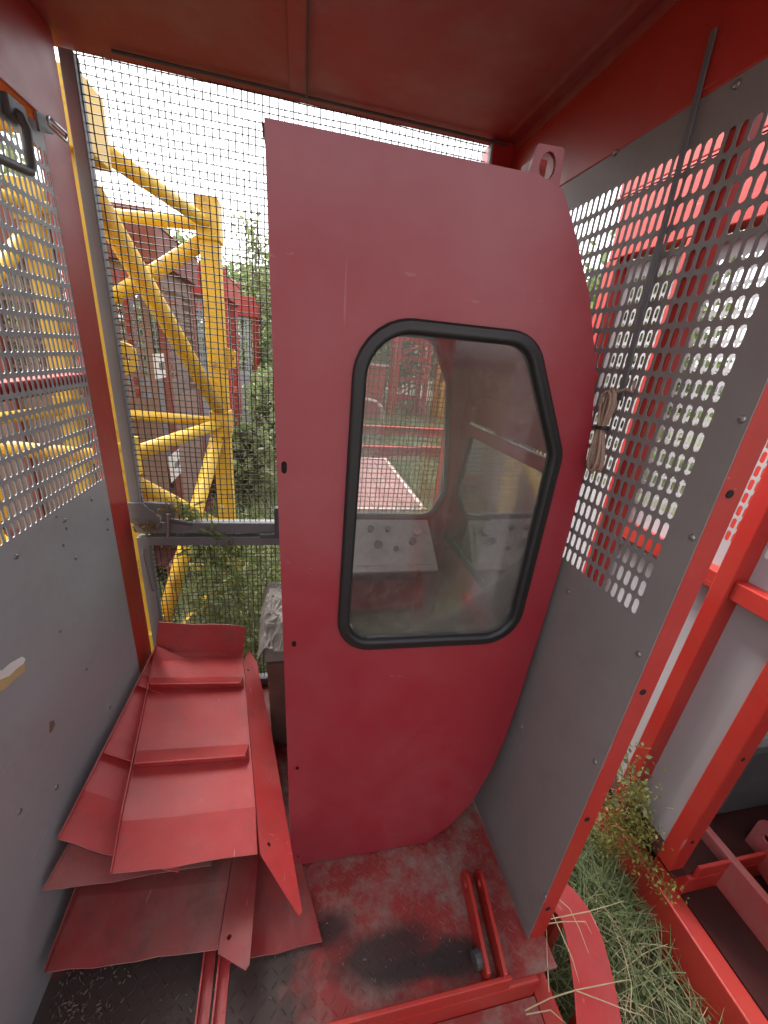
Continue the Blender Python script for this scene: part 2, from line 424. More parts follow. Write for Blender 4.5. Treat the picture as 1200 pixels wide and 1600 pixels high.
def cage(dx, dy, label, name='hoist_cage', left_studs=(), right_studs=(), rails=(), sheet='grey_paint', red='red_paint', roofm='roof_red',
         own=False, closed=False, coarse=1, rear=None, group='open hoist cages stored in the yard', dz=0, back=True):
    xl, xr, y0, y1 = -.63+dx, .69+dx, .45+dy, 1.62+dy
    root = empty(name, ((xl+xr)/2, (y0+y1)/2, GZ), label, 'hoist cage', group)
    yb = y0 if rear is None else rear
    # base frame
    MB().box((xl-.068, min(y0-.42, yb), GZ-.02), (xl-.002, y1+.04, -.10)).build('base_beam', red, root, .006)
    MB().box((xr+.004, min(y0-.42, yb), GZ-.02), (xr+.062, y1+.04, -.10)).build('base_beam', red, root, .006)
    MB().box((xl, y1-.06, GZ), (xr, y1+.03, -.01)).build('base_beam', red, root, .006)
    MB().box((xl, y0-.03, GZ), (xr, y0+.03, -.012)).build('base_beam', red, root, .006)
    fl = MB().box((xl-.066, y0-.017, -.008), (xr+.060, y1+.04, 0)).build('floor_plate', 'floor_paint' if own else 'greasy_floor', root)
    ap = MB().box((xl+.0, min(y0-.40, yb), -.106), (xr+.0, y0-.032, -.098)).build('apron_plate', 'floor_paint' if own else 'greasy_floor', root)
    sl = MB().box((xl+.02, y0-.03, -.01), (xr-.10, y0-.018, .045)).build('sill_bar', red, root, .003)
    # headers and roof
    hz = 2.075
    MB().box((xl-.068, yb, hz), (xl+.002, y1-.09 if own else y1, 2.298)).build('header_beam', red, root, .004)
    MB().box((xr-.002, y0 if own else yb, hz), (xr+.062, y1, 2.298)).build('header_beam', red, root, .004)
    rf = MB().box((xl-.07, (y0-.25) if own else yb-.05, 2.3), (xr+.07, y1-.015 if own else y1+.06, 2.306)).build('roof_sheet', roofm, root)
    MB().box((xl-.07, (y0-.25) if own else yb-.05, 2.307), (xr+.07, (y0-.20) if own else yb, 2.37)).build('roof_beam', red, root, .004)
    MB().box((xl-.07, y1-.065, 2.307), (xr+.07, y1-.02, 2.37)).build('roof_beam', red, root, .004)
    # posts
    for px0, px1 in ((xl-.066, xl-.001), (xr+.004, xr+.060)):
        lst = left_studs if px0 < (xl+xr)/2 else right_studs
        for i, yy in enumerate(lst):
            w = .017 if own and i else .026
            if own and i: px1 = px0+.036
            holes = []
            if i == 0:   # corner post with bolt holes on its front face
                MB().box((px0, yy-w, -.10), (px1, yy+w, hz)).build('corner_post', red, root, .004)
                cx = (px0+px1)/2
                for zz in (1.437, .991, .567, .16):
                    me = plate_mesh(circle(cx-.004, zz, .0075, 12), [], .002, XZ(yy-w-.0006)); h_ = finish('bolt_hole', me, 'hole_dark', root)
            else:
                MB().box((px0, yy-w, -.10), (px1, yy+w, hz)).build('stud', red, root, .004)
    for side, zz in rails:
        lst = left_studs if side < 0 else right_studs
        X0, X1 = (xl-.055, xl-.003) if side < 0 else (xr+.006, xr+.050)
        ys = sorted(lst)
        for a, b in zip(ys[:-1], ys[1:]):
            MB().box((X0, a+.027, zz-.03), (X1, b-.027, zz+.03)).build('cross_rail', red, root, .003)
    # sheets
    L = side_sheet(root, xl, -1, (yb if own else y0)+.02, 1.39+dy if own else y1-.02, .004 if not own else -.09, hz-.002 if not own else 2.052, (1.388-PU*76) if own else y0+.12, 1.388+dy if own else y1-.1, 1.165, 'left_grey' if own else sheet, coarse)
    Rr = side_sheet(root, xr, 1, y0+.048, y1-.03, .004, hz+.008, y0+.115, y1-.1, 1.165, 'shaded_grey' if own or rear is not None else sheet, coarse)
    if rear is not None:
        if not own: front_sheet(root, yb+.002, xl+.01, xr-.01, -.09, hz+.1, sheet, 2)
        if not own: MB().box((xr+.004, yb, -.10), (xr+.060, yb+.05, hz)).build('stud', red, root, .004)
        if not own:
            side_sheet(root, xr, 1, yb+.06, y0+.04, -.09, hz+.008, yb+.65, y0, 1.165, 'shaded_grey', 2)
            side_sheet(root, xl, -1, yb+.01, y0-.42, -.09, hz-.002, yb+.1, y0-.5, 1.165, sheet, 2)  # unseen sheet closing the near side, added to darken the interior
    if closed:
        front_sheet(root, y0+.01, xl+.03, xr-.03, .004, hz-.01, sheet, 2)
        MB().box((xl-.068, y0-.05, hz-.02), (xr+.068, y0-.004, 2.298)).build('header_beam', red, root, .004)
        MB().box((xl+.3, y0-.03, 0), (xl+.345, y0+.006, hz-.022)).build('stud', red, root, .003)
    if back:
        MB().box((xr-.075, y1-.07, .001), (xr+.01, y1+.02, 2.299)).build('corner_post', red, root, .004)
        if own: MB().box((xl-.016, 1.394+dy, .001), (xl, 1.531+dy, 2.299)).build('corner_post', red, root, .003)
        else: MB().box((xl-.064, y1-.05, -.1), (xl+.0, y1+.02, hz-.001)).build('corner_post', red, root, .003)
    return root, fl, ap, rf, L, Rr, sl

CAGE, FLOOR, APRON, ROOF, LWALL, RWALL, SILL = cage(0, 0, 'open red and grey hoist cage the view looks into', own=True, rear=-.25,
    left_studs=(.476,), right_studs=(.527, .705, 1.30))
MB().box((-.675, .51, 1.435), (-.634, 1.39, 1.475)).build('cross_rail', 'red_paint', CAGE, .003)
# checker-plate lugs: too small to pick apart
def tread():
    V = []; F = []
    p = .026
    for i in range(-24, 27):
        for j in range(0, 46):
            x, y = i*p, .455+j*p*.98
            if x > .675 or x < -.62 or y > 1.6: continue
            a = pi/4 if (i+j) % 2 else -pi/4
            if RNG.random() < .15: continue
            k = len(V); c, s_ = cos(a), sin(a); l, w, h = .0125, .0036, .0012
            for (u, v, z) in ((-l,0,0),(0,-w,0),(l,0,0),(0,w,0),(-l*.45,0,h),(l*.45,0,h)):
                V.append((x+u*c-v*s_, y+u*s_+v*c, z+.0002))
            F += [(k,k+1,k+4),(k+1,k+5,k+4),(k+1,k+2,k+5),(k+2,k+3,k+5),(k+3,k+4,k+5),(k+3,k,k+4)]
    me = bpy.data.meshes.new('tread_pattern'); me.from_pydata(V, [], F); me.update()
    tag(finish('tread_pattern', me, 'worn_tread', FLOOR), kind='stuff')
tread()
def debris():
    V = []; F = []
    for k in range(420):
        if k < 300: x, y = -.60+abs(RNG.normal(0, .09)), RNG.uniform(.46, .78)
        else: x, y = RNG.uniform(-.55, .62), RNG.uniform(.46, .76)
        z = .004; a = RNG.uniform(0, 2*pi); l, w = RNG.uniform(.0015, .006), RNG.uniform(.0006, .002); c, s_ = cos(a), sin(a); b = len(V)
        for u, v, h in ((-l,-w,0),(l,-w,0),(l,w,0),(-l,w,0),(0,0,.003)): V.append((x+u*c-v*s_, y+u*s_+v*c, z+h))
        F += [(b,b+1,b+4),(b+1,b+2,b+4),(b+2,b+3,b+4),(b+3,b,b+4)]
    me = bpy.data.meshes.new('floor_debris'); me.from_pydata(V, [], F); me.update()
    tag(finish('floor_debris', me, 'debris_chip', FLOOR), kind='stuff')
debris()
# roof details
MB().box((-.038, .46, 2.2925), (.014, 1.555, 2.2995)).build('roof_batten', 'roof_red', ROOF, .002)
MB().tube([(.008, .9, 2.289), (.009, 1.3, 2.288), (.010, 1.48, 2.285), (.012, 1.56, 2.255)], .0025, 6).build('loose_wire', 'dark_steel', ROOF)
MB().tube([(-.5, 1.545, 2.292), (.66, 1.548, 2.288)], .004, 6).build('gate_track', 'dark_steel', ROOF)
MB().box((.640, .46, 2.284), (.645, 1.5, 2.2995)).build('roof_lip', 'roof_red', ROOF)
MB().box((.688, .46, 2.27), (.6945-.009, 1.54, 2.2995)).build('roof_lip', 'roof_red', ROOF)
# dark guide strip on the right wall
MB().hexa([(.686,.758,1.56),(.680,.758,1.56),(.680,.774,1.56),(.686,.774,1.56)], [(.686,.798,2.17),(.682,.798,2.17),(.682,.810,2.17),(.686,.810,2.17)]).build('guide_strip', 'slate_strip', CAGE, .002)
# rivets and marks on the two walls
rivets(LWALL, [onX(x, y, -.6298) for x, y in ((25,870),(94,985),(101,813),(135,1045),(143,780),(118,872),(172,1104),(30,1268),(88,1230))], (1,0,0))
rivets(RWALL, [onX(x, y, .6898) for x, y in ((1160,655),(1082,840),(888,924),(998,1022),(930,1190),(852,1400),(962,238),(1152,132),(1020,428),(815,1135))], (-1,0,0))
# torn sticker and scuffs on the left wall
def wall_patch(name, px, mat, t, parent=LWALL, X=-.6296, wob=0):
    pts = [onX(x, y, X) for x, y in px]
    return MB().strip(pts, (1,0,0), t).build(name, mat, parent)
wall_patch('torn_sticker', [(-12,1082),(-12,1064),(8,1054),(24,1040),(38,1034),(39,1048),(20,1064),(6,1078)], 'paper_tan', .0006)
wall_patch('torn_paper', [(-12,1068),(-12,1050),(4,1047),(16,1036),(34,1026),(39,1030),(36,1037),(24,1046),(14,1056),(4,1060)], 'paper_white', .0012, X=-.6288)
wall_patch('scuff', [(78,1128),(84,1125),(86,1132),(81,1143),(77,1146)], 'stain_brown', .0004)
for cx, cy_ in ((88,808),(104,826),(168,812),(168,828),(99,852)):
    wall_patch('scuff', [(cx+random.uniform(1,3)*cos(a), cy_+random.uniform(1,4)*sin(a)) for a in (0,1.2,2.4,3.6,5)], 'stain_brown', .0004)
# sill lugs
def lug_plate(x0, x1, y0, y1, h, parent, mat='red_paint'):
    out = roundpoly([(y0, -.09), (y1, -.03), (y1, h), (y0, h*.8)], [0, .0, .045, .004], 6)
    me = plate_mesh(out, [circle(y1-.045, h*.55, .014)], .010, YZ(0))
    ang = math.atan2(x1-x0, y1-y0)
    me.transform(Matrix.Translation((x0, y0, 0)) @ Matrix.Rotation(-ang, 4, 'Z') @ Matrix.Translation((0, -y0, 0)))
    return finish('hinge_lug', me, mat, parent)
lug_plate(.520, .548, .435, .68, .085, CAGE); lug_plate(.566, .594, .425, .675, .085, CAGE)
MB().tube([(.50, .475, .035), (.535, .478, .035)], .022, 14).build('hinge_pin', 'dark_steel', CAGE)

# neighbouring cage on the right
NDX, NDY = 1.993, .13
NB, NFL, NAP, NRF, NLW, NRW, NSL = cage(NDX, NDY, 'red framed hoist cage with grey side sheets, beyond the grass strip on the right', left_studs=(.476+NDY, .69+NDY, 1.215+NDY),
    right_studs=(.476+NDY, 1.1+NDY), rails=((-1, 1.03), (1, 1.03)), rear=-.9)
MB().box((1.296, .57, 2.31), (1.356, 1.79, 2.53)).build('roof_fascia', 'red_paint', NB, .004)
MB().box((1.30, .60, GZ+.0), (1.36, .655, -.102)).build('corner_post', 'red_paint', NB, .004)
lug_plate(1.66, 1.70, .30, .62, .16, NB, 'roof_red'); lug_plate(1.78, 1.82, .30, .62, .16, NB, 'roof_red')
MB().box((1.52, .20, -.098), (1.55, 1.1, .05)).build('floor_channel', 'roof_red', NB, .004)  # duller red on channel and lugs darkens the unlit interior
MB().hexa([(1.50,1.12,.28),(2.3,1.02,.28),(2.3,1.06,.28),(1.50,1.16,.28)], [(1.50,1.25,.62),(2.3,1.15,.62),(2.3,1.19,.62),(1.50,1.29,.62)]).build('inner_panel', 'red_paint', NB, .004)
MB().box((1.62, .70, .002), (2.45, 1.45, .40)).build('dark_filler', 'dark_steel', NB, .03)  # block added to make the cage's unlit inside look black
MB().tube([(1.60,.85,.16),(1.60,1.25,.16)], .07, 16).build('dark_tube', 'dark_steel', NB)  # dark tube along the filler block
MB().box((1.49, 1.24, .625), (2.31, 1.30, .66)).build('inner_rail', 'pale_edge', NB, .003)
cage(.25, -2.65, 'closed hoist cage added unseen behind the viewer to block low light', closed=False, coarse=2, left_studs=(-2.1, -1.1), right_studs=(-2.1, -1.1), group='unseen cage added behind the viewer')  # unseen cage added to cut low light and fill the cab glass reflections
for o_ in [o for o in bpy.data.objects if o.get('label', '').startswith('closed hoist cage')]:
    front_sheet(o_, -1.06, -.36, .92, .004, 2.06, 'grey_paint', 2); MB().box((-.45, -1.05, 2.06), (1.0, -1.00, 2.298)).build('header_beam', 'red_paint', o_, .004)
# stored cages further back, left of the view
cage(-1.72, 2.95, 'weathered brown perforated hoist cage behind the yellow mast', sheet='brown_sheet', red='old_red', closed=True, coarse=1.6,
     left_studs=(.476+2.95, 1.1+2.95), right_studs=(.476+2.95, ), group='hoist cages stored behind the mast')
cage(-1.58, 4.85, 'hoist cage with bright red header, just behind the brown cage', red='red_far', closed=True, coarse=2, left_studs=(5.32, 5.9), right_studs=(5.326, 5.9), rails=((1,1.03),), group='hoist cages stored behind the mast')
cage(-1.54, 7.55, 'farthest hoist cage with red corner post, in front of the bushes', red='red_far', closed=True, coarse=2, left_studs=(8.02, 8.6), right_studs=(8.026, 8.6), rails=((1,1.03),), group='hoist cages stored behind the mast')

# ------------------------------------------------------------------ mesh gate at the far end
GY = 1.60
gate = empty('mesh_gate', (0, GY, 0), 'grey framed wire mesh gate closing the far end of the cage', 'gate')
for a, b in (((-.6435, GY-.02, .86), (-.607, GY+.02, 2.292)), ((-.640, GY-.02, .03), (-.596, GY+.02, .838))):
    MB().box(a, b).build('stile', 'gate_grey', gate, .003)
MB().box((.612, GY-.02, .03), (.640, GY-.045, 2.292)).build('stile', 'gate_grey', gate, .003)
MB().box((-.606, GY-.022, .858), (.611, GY+.022, .905)).build('rail', 'gate_grey', gate, .003)
MB().box((-.595, GY-.03, .806), (.611, GY+.018, .845)).build('rail', 'gate_grey', gate, .003)
MB().box((-.595, GY-.02, .012), (.611, GY+.02, .05)).build('rail', 'gate_grey', gate, .003)
def wires():
    V = []; F = []; P = .0212; r = .0018
    def wire(p, q, n):
        k = len(V); p = np.array(p); q = np.array(q); d = q-p; vert = abs(d[2]) > abs(d[0])
        jit = RNG.normal(0, .0009, (n+1, 2)); base = RNG.normal(0, .0018); ph, am = RNG.uniform(0, 6.3), abs(RNG.normal(0, .002))
        for i in range(n+1):
            c = p+d*i/n; c[0 if vert else 2] += jit[i, 0]+base+am*sin(ph+5*i/n); c[1] += jit[i, 1]
            for a, b in ((r,0),(0,r),(-r,0),(0,-r)):
                V.append((c[0]+a, c[1]+b, c[2]) if vert else (c[0], c[1]+b, c[2]+a))
        for i in range(n):
            for j in range(4):
                F.append((k+i*4+j, k+i*4+(j+1)%4, k+i*4+4+(j+1)%4, k+i*4+4+j))
    x = -.606
    while x < .612: wire((x, GY, .04), (x, GY, 2.30), 26); x += P
    z = .05
    while z < 2.30: wire((-.61, GY+.002, z), (.613, GY+.002, z), 16); z += P
    me = bpy.data.meshes.new('wire_mesh'); me.from_pydata(V, [], F); me.update()
    tag(finish('wire_mesh', me, 'wire', gate), kind='stuff')
wires()
# gate lock bracket
Yb = 1.555
MB().strip([onY(x, y, Yb) for x, y in ((198,786),(222,786),(250,812),(250,826),(232,828),(200,815))], (0,1,0), .006).build('lock_bracket', 'gate_grey', gate, .001)
MB().strip([onY(x, y, Yb+.02) for x, y in ((222,785),(268,788),(276,806),(262,812),(240,800))], (0,1,0), .02).build('lock_plate', 'gate_grey', gate, .002)
MB().tube([onY(252,812,Yb), onY(300,818,Yb)], .008, 10).build('lock_bolt', 'dark_steel', gate)
MB().tube([onY(262,803,Yb-.012), onY(262,838,Yb-.012)], .007, 10).build('lock_pin', 'bolt_metal', gate)
MB().box((-.10, GY-.05, .85), (-.065, GY-.023, .985)).build('latch_post', 'dark_steel', gate, .003)
MB().box((-.16, GY-.045, .845), (-.06, GY-.031, .862)).build('latch_foot', 'dark_steel', gate, .002)
MB().tube([(-.618, GY-.026, .79), (-.618, GY-.034, .77), (-.606, GY-.034, .60), (-.606, GY-.024, .59)], .004, 8).build('pull_handle', 'gate_grey', gate)

# ------------------------------------------------------------------ handle and hook at the upper left
hk = empty('bar_handle', (-.61, 1.25, 1.9), 'black bent bar handle at the top of the left perforated wall', 'handle')
MB().tube([(-.626,1.262,2.03), (-.608,1.262,2.022), (-.60,1.262,2.0), (-.60,1.25,1.93), (-.60,1.243,1.918), (-.60,1.225,1.914), (-.60,1.1,1.9), (-.60,.98,1.888)], .0095, 10).build('bar', 'dark_steel', hk, smooth=True)
MB().box((-.626, 1.235, 2.012), (-.612, 1.30, 2.05)).build('mount_plate', 'dark_steel', hk, .003)
h2 = empty('latch_hook', (-.60, 1.43, 2.06), 'bright steel loop latch beside the red corner post', 'latch')
MB().strip([onX(x, y, -.618) for x, y in ((52,172),(75,182),(80,210),(58,205))], (1,0,0), .006).build('latch_plate', 'gate_grey', h2, .001)
a_, b_ = onX(76,189,-.60), onX(103,214,-.60); dv = Vector((0, .004, .010))
MB().tube([a_+dv, a_+dv*.2-(b_-a_)*.08, a_-dv, b_-dv, b_+(b_-a_)*.06, b_+dv, a_+dv], .0032, 8).build('loop', 'bright_metal', h2, smooth=True)

# ------------------------------------------------------------------ operator cab
CY0, CY1 = .79, 1.50
cab = empty('operator_cab', (.3, 1.15, 0), 'dark red operator cab with rubber-sealed window standing inside the cage', 'operator cab')
curve = [(.405,1.921), (.455,1.908), (.49,1.862), (.56,1.754), (.618,1.626), (.650,1.50), (.665,1.386), (.672,1.24), (.674,1.101), (.672,.95), (.668,.819), (.664,.66), (.656,.506), (.638,.36), (.596,.20), (.53,.085), (.455,.012)]
prof = [(-.012,.012)] + curve[::-1] + [(-.057,1.918)]
win = roundpoly([(.108,.918), (.583,.908), (.578,1.43), (.455,1.662), (.110,1.660)], [.075,.085,.06,.075,.10], 9)
slots = [stadium(-.030,1.376,.011,.026,5), stadium(-.008,.93,.011,.018,5), stadium(.003,.483,.010,.016,5), circle(.008,.06,.005,8), ]
prof_s = roundpoly(prof, [0]+[0]*len(curve)+[0], 1)
me = plate_mesh(prof, [win]+slots, .004, XZ(CY0)); near = finish('side_panel', me, 'cab_red', cab)
MB().hexa([(-.010,CY0+.006,.02),(.020,CY0+.006,.02),(.020,CY0+.012,.02),(-.010,CY0+.012,.02)], [(-.055,CY0+.006,1.91),(-.012,CY0+.006,1.91),(-.012,CY0+.012,1.91),(-.055,CY0+.012,1.91)]).build('slot_backing', 'near_black', cab)  # dark strip added behind the slots to stand for their inner shade
def seal(loop, y, wout, win_, dep, name, parent, smat='rubber'):
    n = len(loop); P = [Vector((a, b)) for a, b in loop]
    V = []; F = []
    sec = [(-wout, 0), (-wout*.85, -dep*.75), (-wout*.35, -dep), (win_*.15, -dep*.8), (win_*.3, -dep*.95), (win_*.8, -dep*.7), (win_, 0), (win_, .012), (-wout, .012)]
    for i in range(n):
        t = (P[(i+1) % n]-P[i-1]).normalized(); nn = Vector((-t.y, t.x))     # inward for ccw
        for d, h in sec:
            q = P[i]+nn*d; V.append((q.x, y+h, q.y))
    m = len(sec)
    for i in range(n):
        for j in range(m):
            F.append((i*m+j, i*m+(j+1) % m, ((i+1) % n)*m+(j+1) % m, ((i+1) % n)*m+j))
    me = bpy.data.meshes.new(name); me.from_pydata(V, [], F); me.update()
    bm = bmesh.new(); bm.from_mesh(me); bmesh.ops.recalc_face_normals(bm, faces=bm.faces); bm.to_mesh(me); bm.free()
    return finish(name, me, smat, parent, smooth=True)
seal(win, CY0-.002, .013, .016, .014, 'rubber_seal', near)
me = plate_mesh(win, [], .004, XZ(CY0+.003)); finish('window_pane', me, 'dusty_glass', near)
win2 = roundpoly([(.04,.978), (.560,.978), (.612,1.10), (.556,1.53), (.475,1.685), (.04,1.68)], [.06,.06,.05,.05,.06,.06], 7)
farp = finish('side_panel', plate_mesh([(.02,.012)]+[(x-.004, z) for x, z in curve[::-1]]+[(.0,1.918)], [win2], .004, XZ(CY1)), 'cab_red', cab)
seal(win2, CY1-.002, .008, .008, .008, 'rubber_seal', farp, 'gate_grey')
me = plate_mesh(win2, [], .004, XZ(CY1+.003)); finish('window_pane', me, 'dusty_glass', farp)
def skin(name, pts, mat, inset=.008, th=.004, parent=cab):
    V = []; F = []
    for x, z in pts:
        for d in (0, th): V += [(x-inset-d, CY0+.004, z), (x-inset-d, CY1-.004, z)]
    for i in range(len(pts)-1):
        a = i*4
        F += [(a, a+1, a+5, a+4), (a+2, a+6, a+7, a+3), (a, a+4, a+6, a+2), (a+1, a+3, a+7, a+5)]
    e = (len(pts)-1)*4; F += [(0,2,3,1), (e,e+1,e+3,e+2)]
    me = bpy.data.meshes.new(name); me.from_pydata(V, [], F); me.update()
    return finish(name, me, mat, parent)
skin('front_skin', [(-.05,1.914)]+curve[:6]+[(.660,1.40)], 'cab_red')
skin('front_window', [(.652,1.352), (.655,1.12), (.654,.905)], 'front_glass', .010)
MB().box((.632, CY0+.01, 1.352), (.654, CY1-.01, 1.392)).build('front_window_rail', 'cab_red', cab, .003)
MB().box((.634, CY0+.01, .872), (.652, CY1-.01, .904)).build('front_window_rail', 'rubber', cab, .003)
skin('front_skin', [(.664,.868)]+curve[11:], 'cab_red')
MB().box((.0, CY0+.006, .03), (.45, CY1-.006, .045)).build('cab_floor', 'near_black', cab)
lugp = roundpoly([(.392,1.90), (.464,1.90), (.458,1.976), (.404,1.974)], [0,0,.006,.006], 3)
finish('lifting_lug', plate_mesh(lugp, [circle(.431,1.946,.019,16,.85,1.1)], .008, XZ(CY0+.028)), 'cab_red', cab)
MB().box((.420, CY0+.07, 1.925), (.455, CY0+.11, 1.975)).build('lug_bolt', 'red_paint', cab, .004)
MB().box((.40, CY0+.06, 1.90), (.48, CY0+.13, 1.924)).build('lug_pad', 'cab_red', cab, .003)
# control console
con = MB().hexa([(.05,1.335,.795),(.56,1.335,.795),(.55,1.49,.795),(.05,1.49,.795)], [(.05,1.32,.81),(.565,1.32,.81),(.548,1.488,.965),(.05,1.488,.965)]).build('console', 'console_grey', cab, .004)
nrm = Vector((0, -.155, .168)).normalized()
MB().strip([Vector(p)+nrm*.002 for p in ((.09,1.338,.8265),(.535,1.338,.8265),(.522,1.474,.952),(.09,1.474,.952))], nrm, .003).build('console_face', 'console_grey', con, .001)
def knob(px, py, r, h, mat, name='push_button'):
    # hit the sloped console face
    v = ray(px, py); p0 = Vector((.3, 1.404, .889))+nrm*.005; t = ((p0-O_).dot(nrm))/(v.dot(nrm)); c = O_+v*t
    ob = MB().tube([c, c+nrm*h*.55, c+nrm*h*.6, c+nrm*h, c+nrm*h*1.04], [r*.75, r*.75, r, r, r*.8], 14).build(name, mat, con, 0, False)
    return ob
knob(578,829,.013,.026,'gate_grey','selector_switch'); knob(605,829,.012,.026,'gate_grey','selector_switch'); knob(649,833,.021,.035,'console_grey','emergency_button')
knob(590,853,.018,.02,'gate_grey'); knob(618,859,.011,.018,'gate_grey'); knob(643,848,.016,.024,'gate_grey')
MB().box((.08, 1.38, .045), (.50, 1.48, .794)).build('console_stand', 'near_black', cab, .004)
MB().hexa([(.28,1.0,.046),(.42,1.0,.046),(.42,1.3,.046),(.28,1.3,.046)], [(.26,1.02,.40),(.44,.99,.38),(.45,1.3,.42),(.27,1.32,.40)]).build('pedal_box', 'worn_board', cab, .01)
MB().box((.09, CY0+.05, .56), (.215, 1.28, .60)).build('arm_board', 'console_grey', cab, .006)
MB().box((.10, CY0+.08, .045), (.13, CY0+.12, .56)).build('board_leg', 'dark_steel', cab)
MB().box((.10, 1.2, .045), (.13, 1.24, .56)).build('board_leg', 'dark_steel', cab)

# worn seat block behind the cab
seat = empty('worn_seat_block', (0, 1.36, 0), 'battered brown block with torn grey cover between the cab and the gate', 'seat block')
MB().hexa([(-.10,1.24,.001),(.0,1.24,.001),(.0,1.47,.001),(-.12,1.47,.001)], [(-.115,1.22,.47),(-.02,1.22,.47),(-.02,1.48,.47),(-.135,1.48,.47)]).build('block', 'worn_board', seat, .01)
def cover():
    bm = bmesh.new(); bmesh.ops.create_grid(bm, x_segments=14, y_segments=26, size=1)
    for v in bm.verts:
        u, w = v.co.x, v.co.y
        x = -.085+u*.055; y = 1.35+w*.145; z = .655-.10*max(0, -w)**2 + .012*sin(9*w+3*u)+random.uniform(-.006,.006)
        if u < -.75: z -= .17*(-u-.75)*4*random.uniform(.6,1.1); x = -.138-random.uniform(0,.010)
        v.co = (x, y, z)
    g = bmesh.ops.solidify(bm, geom=bm.faces[:], thickness=.006)
    me = bpy.data.meshes.new('torn_cover'); bm.to_mesh(me); bm.free()
    finish('torn_cover', me, 'fibre_cover', seat)
cover()
MB().hexa([(-.125,1.225,.472),(-.02,1.225,.472),(-.02,1.48,.472),(-.13,1.48,.472)], [(-.122,1.26,.63),(-.03,1.26,.63),(-.03,1.47,.66),(-.125,1.47,.66)]).build('stuffing', 'fibre_cover', seat, .012)

# ------------------------------------------------------------------ cable coil on the right wall
def coil():
    root = empty('cable_coil', (.665, .77, 1.4), 'bundle of brown cable tied in a loop, hanging on the right perforated wall', 'cable')
    rnd = random.Random(3)
    top, mid, bot = Vector((.668,.775,1.572)), Vector((.660,.768,1.497)), Vector((.662,.752,1.408))
    for i in range(9):
        w = rnd.uniform(.012,.030); o1 = rnd.uniform(-.010,.010); o2 = rnd.uniform(-.008,.008); dx_ = rnd.uniform(-.012,.004)
        pts = []
        for k in range(33):
            a = 2*pi*k/32; s_ = cos(a); side = sin(a)
            c = (mid.lerp(top, s_) if s_ > 0 else mid.lerp(bot, -s_))
            pinch = .18+.82*abs(s_)**1.2 if abs(s_) < .99 else .9
            pts.append(c+Vector((dx_*(.4+abs(s_)), side*w*pinch*1.0+o1*s_*.6, o2*s_*1.3)))
        MB().tube(pts, .0036, 6).build('cable_loop', 'cable_sheath', root, smooth=True)
    pts = [mid+Vector((cos(a)*.012, sin(a)*.016, .002*a/6)) for a in np.linspace(0, 4*pi, 26)]
    MB().tube(pts, .003, 6).build('cable_tie', 'rubber', root, smooth=True)
    MB().tube([top+Vector((0,-.005,0)), top+Vector((.004,-.03,.012)), top+Vector((.008,-.045,.008)), top+Vector((.010,-.040,.03))], .0036, 6).build('cable_end', 'cable_sheath', root, smooth=True)
coil()

